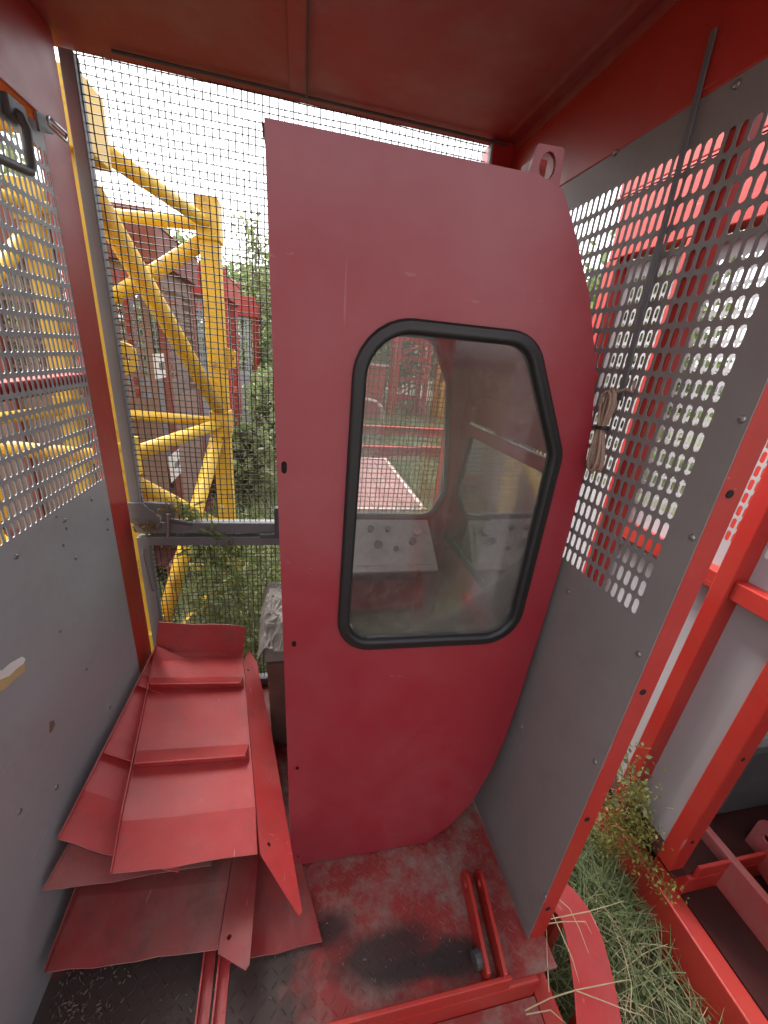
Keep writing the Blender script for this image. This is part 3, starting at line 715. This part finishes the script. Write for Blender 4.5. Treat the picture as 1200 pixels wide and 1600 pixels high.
# ------------------------------------------------------------------ pressed steel trays stacked on the left
def tray(label, D, C, A, ribs=(.33,.73), lip=.13, lipdrop=.028, up=.14, fin=True, flange=.032, finw=.10, findrop=.045, tip=-.125, ribh=.034, mat='tray_red'):
    D, C, A = Vector(D), Vector(C), Vector(A)
    eu = (C-D); w = eu.length; eu.normalize(); ev = (A-D); L = ev.length; ev.normalize(); n = eu.cross(ev).normalized()
    root = empty('steel_tray', D, label, 'steel tray', 'red steel trays piled in the cage')
    P = lambda u, v, h: D+eu*u+ev*v+n*h
    pr = [(.018, -lipdrop), (lip, 0), (L-.02, 0), (L-.004, .010), (L+.02, up)]
    V = []; F = []; nu = 8
    for v, h in pr:
        for k in range(nu+1):
            u = w*k/nu; sag = .004*sin(pi*k/nu)*(1 if 0 < v < L-.03 else .5)
            wv = .0013*(sin(1.3*k+D.x*40)+.6*sin(2.9*k+D.y*30))*(1 if v < .05 or v > L else .25); V.append(P(u, v+wv, h-sag+wv))
    m = nu+1
    for i in range(len(pr)-1):
        for k in range(nu): F.append((i*m+k, i*m+k+1, (i+1)*m+k+1, (i+1)*m+k))
    me = bpy.data.meshes.new('pan'); me.from_pydata([tuple(v) for v in V], [], F); me.update()
    o = finish('pan', me, mat, root); sm = o.modifiers.new('solid', 'SOLIDIFY'); sm.thickness = .0045; sm.offset = -1; me.materials.append(M['worn_edge']); sm.material_offset_rim = 1
    prs = [(.018, -lipdrop, flange*.35-lipdrop), (lip, 0, flange*.8), (L-.03, 0, flange), (L-.004, .010, flange+.022), (L+.02, up, up+.003)]
    mb = MB(); vs = []
    for v, h0, h1 in prs:
        for h_ in (h0, h1): vs += [P(-.001, v, h_), P(-.004, v, h_)]
    fs = [(0,2,3,1)]+[(len(vs)-4, len(vs)-3, len(vs)-1, len(vs)-2)]
    for i_ in range(len(prs)-1):
        a = i_*4; fs += [(a,a+4,a+6,a+2), (a+1,a+3,a+7,a+5), (a+2,a+6,a+7,a+3), (a,a+1,a+5,a+4)]
    mb.add(vs, fs).build('side_flange', mat, root)
    for r in ribs:
        v = L*r; h = ribh
        MB().add([P(.003,v+.014,.0005), P(w*.985,v+.014,.0005), P(w*.93,v,h), P(.003,v,h), P(.003,v+.075,.0005), P(w*.985,v+.075,.0005), P(w*.93,v+.004,h+.001), P(.003,v+.004,h+.001)],
                 [(0,1,2,3),(5,4,7,6),(3,2,6,7),(0,3,7,4),(1,5,6,2),(0,4,5,1)]).build('stiffening_rib', mat, root)
    if fin:
        q = lambda s_, v: P(w+.003+s_*finw, v, -.004-s_*findrop)
        a, b = q(0, .02), q(1, -.125); nn = n*.9+eu*.5
        # outline with mitred ends, two bolt holes
        eo = (q(1,0)-q(0,0)); W_ = eo.length; eo.normalize(); nrm_ = eo.cross(ev).normalized()
        out = [(0,.0), (W_*.9,tip-.01), (W_,tip), (W_*.86,L*.5), (W_*.62,L-.02), (W_*.30,L+.055), (0,L-.05)]
        out = [(x, y) for x, y in out]
        me = plate_mesh(out, [circle(W_*.28,.028,.0065,10), circle(W_*.16,L-.10,.0055,10)], .0035, Matrix.Identity(4))
        M4 = Matrix(((eo.x,ev.x,nrm_.x,q(0,0).x),(eo.y,ev.y,nrm_.y,q(0,0).y),(eo.z,ev.z,nrm_.z,q(0,0).z),(0,0,0,1)))
        me.transform(M4); finish('mitred_fin', me, mat, root)
    return root
tray('uppermost red steel tray, ribbed, lying across the top of the pile', (-.449,.672,.345), (-.098,.695,.290), (-.600,1.50,.322))
tray('ribbed red tray tilted against the left wall, half under the uppermost one', (-.600,.759,.368), (-.31,.715,.222), (-.605,1.47,.340), fin=False, up=.03, ribh=.018)
tray('shadowed red tray under the tilted one, its near corner at the left wall', (-.605,.672,.318), (-.238,.752,.160), (-.55,1.15,.29), fin=False, up=.01, flange=.01, ribs=(), mat='tray_grime_shade')
tray('second lowest red tray with a pointed fin, low in the pile', (-.600,.593,.130), (-.20,.579,.108), (-.585,1.30,.092), ribs=(.75,), lip=.16, lipdrop=.02, flange=.045, finw=.085, findrop=-.012, tip=-.035, up=.03, mat='tray_grime_shade')
tray('lowest red tray lying flat on the cage floor', (-.17,.57,.030), (.085,.575,.020), (-.36,1.20,.030), fin=False, ribs=(.7,), flange=.02, up=.02, lipdrop=.006, mat='tray_grime_shade')
# two angle bars on the floor below the pile
for k, (xa, ya, xb, yb, lab) in enumerate(((304,1600,318,1490,'left one of two thin red angle bars under the pile'), (330,1600,342,1490,'right one of two thin red angle bars under the pile'))):
    p, q = onZ(xa, ya, .032), onZ(xb, yb, .032); p = p+(p-q)*.3; q = q+(q-p)*.4; p.z = q.z = 0
    r_ = MB().add([], [])
    d = (q-p).normalized(); sx = Vector((d.y, -d.x, 0))
    sec = [(0,0),(.030,0),(.030,.004),(.004,.004),(.004,.032),(0,.032)]
    vs = [p+sx*a+Vector((0,0,b+.001)) for a, b in sec]+[q+sx*a+Vector((0,0,b+.001)) for a, b in sec]
    r_.add(vs, [(5,4,3,2,1,0),(6,7,8,9,10,11)]+[(i,(i+1)%6,6+(i+1)%6,6+i) for i in range(6)])
    tag(r_.build('angle_bar', 'tray_red'), lab, 'angle bar', 'angle bars on the floor')

# ------------------------------------------------------------------ curved skid bar outside, in the grass
def skid():
    path = [(.752,.645,-.045),(.80,.64,-.04),(.85,.62,-.035),(.89,.575,-.035),(.903,.52,-.04),(.885,.45,-.045),(.85,.37,-.05),(.80,.28,-.055),(.765,.20,-.06)]
    # resample
    P = [Vector(p) for p in path]; out = []
    for i in range(len(P)-1):
        p0, p1, p2, p3 = P[max(i-1,0)], P[i], P[i+1], P[min(i+2,len(P)-1)]
        for k in range(5):
            t = k/5; out.append(.5*((2*p1)+(p2-p0)*t+(2*p0-5*p1+4*p2-p3)*t*t+(3*p1-p0-3*p2+p3)*t**3))
    out.append(P[-1]); V = []; F = []
    for i, p in enumerate(out):
        t = (out[min(i+1,len(out)-1)]-out[max(i-1,0)]).normalized(); s_ = Vector((t.y,-t.x,0)).normalized()  # right of travel = inward
        w = .068; tilt = .022
        for a, b in ((-w, -tilt), (-w, -tilt-.008), (w, tilt-.008), (w, tilt)): V.append(p+s_*a+Vector((0,0,b)))
    for i in range(len(out)-1):
        for j in range(4): F.append((i*4+j, i*4+(j+1)%4, i*4+4+(j+1)%4, i*4+4+j))
    F += [(3,2,1,0), tuple(len(V)-4+j for j in range(4))]
    root = empty('curved_skid', (.85,.4,GZ), 'bright red curved steel bar lying in the grass beside the cage', 'steel bar')
    MB().add(V, F).build('curved_band', 'tray_red', root, .002)
    for x, y in ((.87, .57), (.83, .36)):
        MB().box((x-.02, y-.02, GZ-.02), (x+.02, y+.02, -.06)).build('leg', 'red_paint', root, .003)
skid()

# ------------------------------------------------------------------ yellow mast section outside the gate
def mast(label, corners, z0, z1, lw=.112, tr=.042, name='mast_section'):
    """corners: four (x, y) leg centres in order"""
    c = Vector((sum(p[0] for p in corners)/4, sum(p[1] for p in corners)/4, z0)); root = empty(name, c, label, 'mast section', 'yellow mast sections standing outside')
    h = lw/2; zm = (z0+z1)/2
    for ci, (x, y) in enumerate(corners):
        jm = .042 if ci == 0 else .012
        lg = MB().box((x-h, y-h, z0), (x+h, y+h, z1)).build('leg', 'yellow_paint', root, .008)
        MB().box((x-h-jm, y-h-jm, z1-.22), (x+h+jm, y+h+jm, z1-.002)).build('joint_block', 'yellow_paint', lg, .005)
        for zz in (z1-.9, z0+.12):
            me = plate_mesh(roundpoly([(0,-.07),(.07,-.04),(.07,.06),(0,.08)], [0,.03,.03,0], 4), [circle(.04,.01,.014,10)], .03, XZ(0))
            me.transform(Matrix.Translation((x+h, y, zz))); finish('lug', me, 'yellow_paint', lg)
    for x, y in corners:
        for zz in (zm, z0+.3):
            MB().box((x-h-.008, y-h-.03, zz-.09), (x+h+.008, y+h+.03, zz+.09)).build('gusset', 'yellow_paint', root, .004)
    for i in range(4):
        a, b = corners[i], corners[(i+1) % 4]
        A = lambda z: Vector((a[0], a[1], z)); B = lambda z: Vector((b[0], b[1], z))
        d = (B(0)-A(0)).normalized()*h
        for z in (z1-.13, zm, z0+.10):
            MB().tube([A(z)+d, B(z)-d], tr*.85, 12).build('tube_strut', 'yellow_paint', root, smooth=True)
        o = Vector((d.y, -d.x, 0))*.25
        for (p, q, k) in ([(A(z1-.30), B(zm+.10), 1), (B(zm-.10), A(z0+.16), -1), (A(zm-.14), B(z0+.5), 1)], [(A(z1-.22), B(z1-.80), 1)], [(A(z1-.30), B(zm+.10), 1)], [(A(zm-.10), B(z0+.16), 1)])[i]:
            dd = d if k == 1 else -d
            MB().tube([p+dd+o*k, q-dd+o*k], tr*1.08, 12).build('tube_brace', 'yellow_paint', root, smooth=True)
    return root
mast('yellow tubular mast section just outside the gate', [(-.8175,1.98), (-.556,3.05), (-1.63,3.28), (-1.90,2.22)], GZ+.02, 2.39)
mast('second yellow mast section, outside the left wall', [(-1.25,.62), (-1.2,1.62), (-2.2,1.7), (-2.25,.7)], GZ+.02, 2.2, .11, .036)

# paper notices on the brown cage
for px, py, w, h, lab in ((250,572,.11,.16,'upper white notice plate on the brown cage'), (274,727,.13,.20,'lower white notice plate on the brown cage')):
    p = onX(px, py, -.955)
    r_ = empty('notice_plate', (p.x, p.y, p.z-h/2), lab, 'notice', 'white notices on the brown cage')
    MB().box((p.x-.004, p.y-w, p.z-h/2), (p.x, p.y+w, p.z+h/2)).build('sheet', 'white_plate', r_)
    MB().box((p.x+.0004, p.y-.02, p.z-.025), (p.x+.0014, p.y+w*.9, p.z+.02)).build('print_mark', 'gate_grey', r_)

# red deck, beams and lattice in the yard seen through the cab
def deck():
    root = empty('red_deck', (.9,5.7,GZ), 'flat faded red deck with a pale edge lying in the grass', 'deck')
    x0, x1, y0, y1, z = -.1, 1.60, 4.45, 7.05, -.17
    for i in range(8):
        a = x0+(x1-x0-.06)*i/8; MB().box((a, y0+.06, z-.03), (a+(x1-x0-.06)/8-.006, y1-.06, z)).build('deck_plank', 'pink_deck', root, .003)
    MB().box((x1-.06, y0, z-.10), (x1, y1, z+.02)).build('edge_beam', 'pale_edge', root, .004)
    MB().box((x0, y0, z-.10), (x1-.062, y0+.055, z+.012)).build('edge_beam', 'pale_edge', root, .004)
    MB().box((x0, y1-.055, z-.10), (x1-.062, y1, z+.012)).build('edge_beam', 'pale_edge', root, .004)
deck()
def beam(label, p, q, w=.12, h=.14):
    p, q = Vector(p), Vector(q); root = empty('steel_beam', (p+q)/2-Vector((0,0,h/2)), label, 'steel beam', 'red beams lying in the yard')
    d = (q-p).normalized(); s_ = Vector((d.y,-d.x,0))
    MB().bar(p+Vector((0,0,h/2)), q+Vector((0,0,h/2)), w, .012).build('flange', 'red_far', root)
    MB().bar(p-Vector((0,0,h/2)), q-Vector((0,0,h/2)), w, .012).build('flange', 'red_far', root)
    MB().bar(p, q, .012, h-.013).build('web', 'red_far', root)
beam('long red beam lying just behind the pale-edged deck', (-.2,7.5,-.16), (4.6,7.9,-.16), .16, .2)
beam('farther red beam lying across the grass', (.4,9.6,-.1), (5.2,9.9,-.1), .16, .2)
def arch():
    pts = [Vector((2.15,10.4,GZ)), Vector((2.15,10.4,.25)), Vector((2.1,10.4,.38)), Vector((1.95,10.4,.5)), Vector((1.4,10.45,.62)), Vector((.4,10.5,.60))]
    r_ = empty('bent_pipe', (1.4,10.4,GZ), 'pale red bent pipe standing out of the grass', 'pipe')
    MB().tube(pts, .05, 10).build('pipe', 'pale_edge', r_, smooth=True); MB().box((2.05,10.3,GZ-.01),(2.25,10.5,GZ+.03)).build('foot', 'red_far', r_)
arch()
def lattice(label, x0, x1, y, z0, z1, mat, name='lattice_frame'):
    root = empty(name, ((x0+x1)/2, y, z0), label, 'lattice frame', 'lattice frames in the yard')
    for yy in (y, y+.8):
        for x in (x0, x1): MB().box((x-.07, yy-.07, z0), (x+.07, yy+.07, z1)).build('post', mat, root)
        n = 4; dz = (z1-z0)/n
        for i in range(n+1):
            MB().bar((x0, yy, min(z0+i*dz, z1-.05)), (x1, yy, min(z0+i*dz, z1-.05)), .07, .10).build('cross_bar', mat, root)
        for i in range(n):
            a, b = (x0, x1) if i % 2 else (x1, x0); MB().bar((a, yy, z0+i*dz), (b, yy, z0+(i+1)*dz), .05, .05).build('brace', mat, root)
lattice('red lattice frame standing in front of the brush', 3.15, 4.2, 13.5, GZ, 2.3, 'red_far')
lattice('low yellow lattice frame right of the red one', 5.0, 6.2, 13.8, GZ, 2.0, 'yellow_paint')
def bin_():
    r_ = empty('red_bin', (2.2,13,GZ), 'small red steel bin at the edge of the brush', 'bin')
    MB().hexa([(1.9,12.6,GZ),(2.5,12.6,GZ),(2.5,13.2,GZ),(1.9,13.2,GZ)], [(1.8,12.5,1.35),(2.6,12.5,1.35),(2.6,13.3,1.35),(1.8,13.3,1.35)]).build('body', 'red_far', r_, .01)
    MB().box((1.76,12.46,1.35),(2.64,13.34,1.42)).build('rim', 'pale_edge', r_, .01)
bin_()

# ------------------------------------------------------------------ vegetation
def blades(name, pos, hgt, wid, mat, label=None, cat=None, lean=.5, seg=2, clump=None):
    n = len(pos); a = RNG.uniform(0, 2*pi, n); ln = RNG.normal(0, lean, n)+RNG.uniform(0, lean, n)
    h = hgt*RNG.uniform(.45, 1.25, n); w = wid*RNG.uniform(.6, 1.4, n)
    dx, dy = np.cos(a), np.sin(a); sx, sy = -dy, dx
    rows = []
    for k in range(seg+1):
        t = k/seg; off = ln*h*t**2; z = h*(t-.25*t*t*np.abs(ln).clip(0, 1.6)); ww = w*(1-t)**.6*.5
        c = np.stack([pos[:,0]+dx*off, pos[:,1]+dy*off, pos[:,2]+z], 1); s_ = np.stack([sx*ww, sy*ww, np.zeros(n)], 1)
        if k < seg: rows += [c-s_, c+s_]
        else: rows += [c]
    m = len(rows); V = np.stack(rows, 1).reshape(-1, 3)
    base = (np.arange(n)*m)[:, None]; polys = []; 
    quads = np.concatenate([base+np.array([[2*k, 2*k+1, 2*k+3, 2*k+2]]) for k in range(seg-1)]) if seg > 1 else np.zeros((0,4), int)
    tris = base+np.array([[2*(seg-1), 2*(seg-1)+1, 2*seg]])
    me = bpy.data.meshes.new(name); nv = len(V); me.vertices.add(nv); me.vertices.foreach_set('co', V.ravel())
    loops = np.concatenate([quads.ravel(), tris.ravel()]); me.loops.add(len(loops)); me.loops.foreach_set('vertex_index', loops)
    np_ = len(quads)+len(tris); me.polygons.add(np_)
    st = np.concatenate([np.arange(len(quads))*4, len(quads)*4+np.arange(len(tris))*3]); me.polygons.foreach_set('loop_start', st)
    me.update(calc_edges=True); me.validate()
    return me
def scatter(n, x0, x1, y0, y1, clump=.35, nc=None):
    if nc:
        cx = RNG.uniform(x0, x1, nc); cy_ = RNG.uniform(y0, y1, nc); i = RNG.integers(0, nc, n)
        x = cx[i]+RNG.normal(0, clump, n); y = cy_[i]+RNG.normal(0, clump, n)
    else: x = RNG.uniform(x0, x1, n); y = RNG.uniform(y0, y1, n)
    p = np.stack([x, y, np.full(n, GZ-.02)], 1)
    return p
def keep(p, boxes):
    m = np.ones(len(p), bool)
    for (x0, x1, y0, y1) in boxes: m &= ~((p[:,0] > x0)&(p[:,0] < x1)&(p[:,1] > y0)&(p[:,1] < y1))
    return p[m]
CAGES = [(-.72,.77,.02,1.68), (1.28,2.78,.15,1.85), (-2.45,-.95,3.0,4.68), (-2.3,-.82,4.9,6.6), (-2.3,-.75,7.6,9.3), (-.15,1.65,4.4,7.1)]
def stuff(name, me, mat, label): tag(finish(name, me, mat), label, 'grass', None, 'stuff')
p = keep(np.concatenate([scatter(6500, .80, 1.3, .60, 2.4, .05, 80), scatter(650, .76, 1.3, -.1, .6, .03, 34)]), CAGES)
stuff('grass', blades('grass', p, .19, .0055, 'grass_blade', lean=.9, seg=4), 'grass_mid', 'green grass growing in the gap between the two cages')
p = keep(scatter(1200, .78, 1.28, -.1, 2.2, .05, 70), CAGES)
stuff('dry_grass', blades('dry_grass', p, .14, .0035, 'dry_straw', lean=1.5, seg=4), 'dry_straw', 'dead straw lying among the grass between the cages')
p = keep(np.concatenate([scatter(26000, -3.5, 4.5, 1.7, 6.5, .10, 900), scatter(26000, -8, 12, 6, 18, .16, 1500)]), CAGES)
stuff('meadow_grass', blades('meadow', p, .34, .011, 'grass_pale', lean=.6, seg=3), 'grass_pale', 'tall pale grass of the yard beyond the gate')
p = keep(np.concatenate([scatter(16000, -3.5, 4.5, 1.7, 7, .12, 700), scatter(16000, -8, 12, 6, 18, .2, 1000)]), CAGES)
stuff('undergrowth', blades('under', p, .24, .018, 'grass_blade', lean=.8, seg=3), 'grass_blade', 'darker low undergrowth beyond the gate')

def leaf_mesh(name, C, size, asp=2.0, droop=None):
    n = len(C); s_ = size*RNG.uniform(.6, 1.4, n)
    d = RNG.normal(size=(n, 3)); d /= np.linalg.norm(d, axis=1)[:, None]
    e = np.cross(d, RNG.normal(size=(n, 3))); e /= np.linalg.norm(e, axis=1)[:, None]
    a = d*(s_*asp/2)[:, None]; b = e*(s_/2)[:, None]
    V = np.stack([C-a, C-a*.1+b, C+a, C-a*.1-b], 1).reshape(-1, 3)
    me = bpy.data.meshes.new(name); me.vertices.add(4*n); me.vertices.foreach_set('co', V.ravel())
    me.loops.add(4*n); me.loops.foreach_set('vertex_index', np.arange(4*n)); me.polygons.add(n); me.polygons.foreach_set('loop_start', np.arange(n)*4)
    me.update(calc_edges=True); return me
def ground_cover():
    n = 1500; x = RNG.uniform(.80, 1.29, n); y = RNG.uniform(.0, 1.9, n); z = GZ+np.abs(RNG.normal(0, .035, n))
    me = leaf_mesh('ground_cover', np.stack([x, y, z], 1), .014, 1.5)
    tag(finish('ground_cover', me, 'leaf_mid'), 'small broad leaves and litter on the soil between the cages', 'ground cover', None, 'stuff')
ground_cover()
def tree(label, x, y, hgt, spread, nleaf, mat='leaf_mid', leaf=.10, wisps=0, z_low=.25, group='trees behind the yard', name='tree', nclump=40):
    root = empty(name, (x, y, GZ), label, 'tree', group)
    tr = MB(); base = Vector((x, y, GZ)); top = base+Vector((RNG.normal(0,.15), RNG.normal(0,.15), hgt*.9))
    r0 = .02+hgt*.012
    pts = [base.lerp(top, t)+Vector((RNG.normal(0,.04), RNG.normal(0,.04), 0)) for t in np.linspace(0, 1, 7)]; tr.tube(pts, [r0*(1-.85*t) for t in np.linspace(0, 1, 7)], 7)
    ends = []
    for k in range(nclump):
        t = RNG.uniform(z_low, .98); p0 = base.lerp(top, t); a = RNG.uniform(0, 2*pi); L = spread*(1.15-.75*t)*RNG.uniform(.35, 1.05)
        p1 = p0+Vector((cos(a)*L, sin(a)*L, L*RNG.uniform(.3, .9)+.1*hgt*wisps)); tr.tube([p0, p0.lerp(p1,.5)+Vector((0,0,-.04*L)), p1], [r0*.35*(1.1-t), r0*.22*(1.1-t), .004], 5, False); ends.append((p0, p1))
    tr.build('trunk', 'bark', root)
    i = RNG.integers(0, len(ends), nleaf); t = RNG.uniform(.25, 1.1, nleaf)
    P0 = np.array([e[0] for e in ends])[i]; P1 = np.array([e[1] for e in ends])[i]
    C = P0+(P1-P0)*t[:, None]+RNG.normal(0, spread*.13, (nleaf, 3))
    C[:,2] = np.maximum(C[:,2], GZ+.05)
    finish('crown', leaf_mesh('crown', C, leaf), mat, root)
tree('slender wispy sapling rising behind the yellow mast', -.95, 9.8, 4.5, .8, 1100, 'leaf_mid', .05, .25, .3, nclump=46)
tree('second thin sapling right of the wispy one', -.55, 9.4, 4.5, .8, 1100, 'leaf_pale', .05, .25, .3, nclump=46)
tree('pale green bushy tree left of the cab panel', -.25, 11.5, 4.0, 1.3, 6500, 'leaf_pale', .085, 0, .05)
tree('pale low bush right of the stored cages', -.30, 6.6, 1.5, .75, 3500, 'leaf_pale', .05, 0, .02, nclump=50, name='bush', group='bushes in the yard')
tree('pale low bush just behind the mast leg', -.62, 5.0, 1.0, .45, 2200, 'leaf_pale', .045, 0, .02, nclump=40, name='bush', group='bushes in the yard')
tree('tall pale bush close behind the cab edge', .05, 8.2, 2.6, .9, 4500, 'leaf_pale', .06, 0, .02, nclump=60, name='bush', group='bushes in the yard')
tree('broad tree behind the stored cages', -3.2, 12.5, 4.2, 1.9, 6500, 'leaf_mid', .10, 0, .1)
tree('dense thicket tree behind the red lattice frame', 3.4, 15.5, 4.4, 2.0, 3200, 'leaf_dark', .09, 0, .15)
tree('thicket tree left of the red lattice frame', 1.2, 16.0, 4.2, 1.8, 3200, 'leaf_dark', .09, 0, .15)
tree('thicket tree behind the yellow lattice frame', 6.0, 16.5, 4.5, 2.1, 4500, 'leaf_mid', .10, 0, .12)
tree('sunlit tree beyond the right cage', 3.9, 6.6, 2.9, 1.3, 6000, 'leaf_mid', .09, 0, .1)
tree('large tree far beyond the right cage', 7.5, 8.5, 4.8, 2.3, 7000, 'leaf_mid', .12, 0, .1)
tree('tree outside the left wall', -5.2, 5.2, 5.0, 2.2, 7000, 'leaf_mid', .11, 0, .15)
tree('tree far left of the mast', -6.5, 9.5, 5.2, 2.4, 7000, 'leaf_mid', .12, 0, .1)
for k, (x, y, h) in enumerate(((9.5,13,4.5),(-9,13,5),(12,18,5.5),(-2.0,19,4.6),(8.5,20,5.2),(4.2,21,5.0))):
    tree(['tree at the right edge of the far brush','tree at the left edge of the far brush','far right tree of the back row','back row tree behind the stored cages','back row tree right of the thicket','back row tree behind the thicket'][k], x, y, h, h*.48, 4500, 'leaf_mid' if k % 2 else 'leaf_dark', .13, 0, .06)
# bare pale stems of the brush
def brush():
    mb = MB()
    for k in range(110):
        x, y = RNG.uniform(-.5, 6.5), RNG.uniform(14.0, 15.2); h = RNG.uniform(1.6, 3.6); l = RNG.normal(0, .35); 
        mb.tube([(x, y, GZ), (x+l*.4, y, GZ+h*.5), (x+l, y+RNG.normal(0,.2), GZ+h)], [.018, .013, .005], 4, False)
    tag(mb.build('brush_stems', 'bark'), 'tangle of bare stems in front of the far trees', 'brush', None, 'stuff')
brush()

def weed(name, label, root_p, stems, mat, leaf, nleaf, cat='weed', spread=.03, group=None, asp=3.0, stem_r=.0022):
    r_ = empty(name, root_p, label, cat, group); Cs = []
    for st in stems:
        st = [Vector(p) for p in st]; MB().tube(st, [stem_r*(1-.7*i/(len(st)-1)) for i in range(len(st))], 5, False).build('stem', 'stalk', r_)
        k = RNG.uniform(.15, len(st)-1.001, nleaf); i = k.astype(int); f = k-i
        A = np.array(st); c = A[i]+(A[i+1]-A[i])*f[:, None]; Cs.append(c+RNG.normal(0, spread, c.shape))
    finish('leaves', leaf_mesh('leaves', np.concatenate(Cs), leaf, asp), mat, r_)
# weed that grew through the gate
def gp(x, y, Y=1.575): return onY(x, y, Y)
weed('gate_weed', 'thin wilting weed stem growing up inside the mesh gate', onY(385,1010,1.56), [[gp(388,1060), gp(385,1005), gp(380,960), gp(370,915), gp(358,870), gp(345,840), gp(330,822)]], 'leaf_mid', .0125, 210, spread=.017, asp=3.4, stem_r=.0032)
weed('gate_weed', 'bushy sprig of weed tangled in the gate rails', onY(330,900,1.65), [[gp(360,900,1.66), gp(330,850,1.65), gp(305,815,1.64), gp(280,790,1.63)], [gp(350,880,1.66), gp(320,860,1.65), gp(280,840,1.64), gp(235,830,1.62)], [gp(360,870,1.66), gp(385,830,1.66), gp(400,800,1.66)]], 'leaf_weed', .012, 230, spread=.022, asp=3)
weed('dry_tangle', 'dry weed tangle hanging on the gate lock', onY(225,830,1.53), [[gp(205,815,1.53), gp(225,828,1.53), gp(245,822,1.54)], [gp(250,800,1.56), gp(270,790,1.57), gp(276,803,1.57)]], 'leaf_dry', .007, 70, spread=.012)
# tall weeds right behind the gate
for k in range(9):
    x = RNG.uniform(-.5, -.05); y = RNG.uniform(1.75, 2.5); h = RNG.uniform(.55, 1.05); b = Vector((x, y, GZ))
    weed('tall_weed', 'leafy weed'+' standing in the grass just behind the gate', b,
         [[b, b+Vector((RNG.normal(0,.05), RNG.normal(0,.05), h*.5)), b+Vector((RNG.normal(0,.12), RNG.normal(0,.1), h))] for _ in range(3)], 'leaf_weed', .016, 150, spread=.04, group='weeds behind the gate')
# weeds between the cages
def wp(px, X=1.27): return [onX(x, y, X) for x, y in px]
weed('yellow_weed', 'feathery yellow green weed against the base of the right cage', Vector((1.25,.80,GZ)),
     [[Vector((1.25,.80,GZ))]+wp(((985,1300),(985,1250),(975,1200))), [Vector((1.25,.80,GZ))]+wp(((990,1320),(1000,1280),(1005,1235))), [Vector((1.25,.78,GZ))]+wp(((1000,1330),(1020,1360),(1050,1400))),
      [Vector((1.25,.84,GZ))]+wp(((965,1300),(950,1260),(945,1225)), 1.2), [Vector((1.25,.80,GZ))]+wp(((990,1330),(1005,1310),(1022,1290))), [Vector((1.25,.80,GZ))]+wp(((975,1310),(960,1290),(955,1265)), 1.22), [Vector((1.22,.84,GZ))]+wp(((980,1290),(992,1262),(1000,1215)), 1.25)], 'leaf_yellow', .0075, 330, spread=.022, asp=1.8)
weed('broad_leaf_weed', 'pale broad-leaved weed in the gap behind the cage post', Vector((1.15,1.0,GZ)),
     [[Vector((1.15,1.0,GZ))]+wp(((975,1260),(985,1200),(975,1165)), 1.2), [Vector((1.15,1.0,GZ))]+wp(((960,1250),(960,1210),(965,1180)), 1.15), [Vector((1.15,1.0,GZ))]+wp(((985,1250),(1000,1215),(1010,1190)), 1.22)], 'leaf_weed', .012, 80, spread=.03, asp=1.7)
weed('seed_stalk', 'thin pale seed stalk leaning over the grey sheet of the right cage', Vector((1.2,.95,GZ)), [[Vector((1.2,.95,GZ))]+wp(((985,1240),(978,1165),(1000,1168),(1020,1170)), 1.24)], 'leaf_dry', .008, 12, spread=.006)
for k, (x, y) in enumerate(((1.13,.42),(1.09,.30),(1.17,.20))):
    b = Vector((x, y, GZ))
    weed('seedling', ['green seedling nearest the curved bar','green seedling in the middle of the bare soil','green seedling nearest the right cage beam'][k], b, [[b, b+Vector((.01*j-.02, .02*j-.03, .05))] for j in range(4)], 'leaf_mid', .018, 9, spread=.018, group='seedlings on bare soil', asp=1.3)
# long dry stalks lying over the curved bar
dg_ = empty('dry_stalks', (.95,.5,GZ), 'few long dry grass stalks lying over the curved red bar', 'dry grass')
def stalk(px, z0, z1):
    n = len(px); pts = [onZ(x, y, z0+(z1-z0)*i/(n-1)) for i, (x, y) in enumerate(px)]
    MB().tube(pts, [.0015]*(n-1)+[.0006], 5, False).build('stalk', 'dry_straw', dg_)
for px, a, b in (([(820,1579),(858,1560),(900,1547),(940,1539),(985,1530)], .0, -.05), ([(900,1548),(940,1563),(985,1581),(1010,1588)], .0, -.1), ([(853,1405),(880,1465),(895,1500),(905,1535)], .06, .0),
                 ([(858,1550),(855,1500),(854,1452)], -.02, .03), ([(840,1440),(880,1432),(920,1424),(975,1408)], .03, .06), ([(985,1580),(987,1540),(975,1490),(955,1440)], -.12, -.08), ([(822,1585),(860,1578),(885,1600)], 0, -.04),
                 ([(862,1395),(890,1420),(905,1450),(920,1490)], .05, .02), ([(835,1446),(880,1440),(915,1440),(925,1460)], .02, .0)):
    stalk(px, a, b)
print('objects', len(bpy.data.objects))
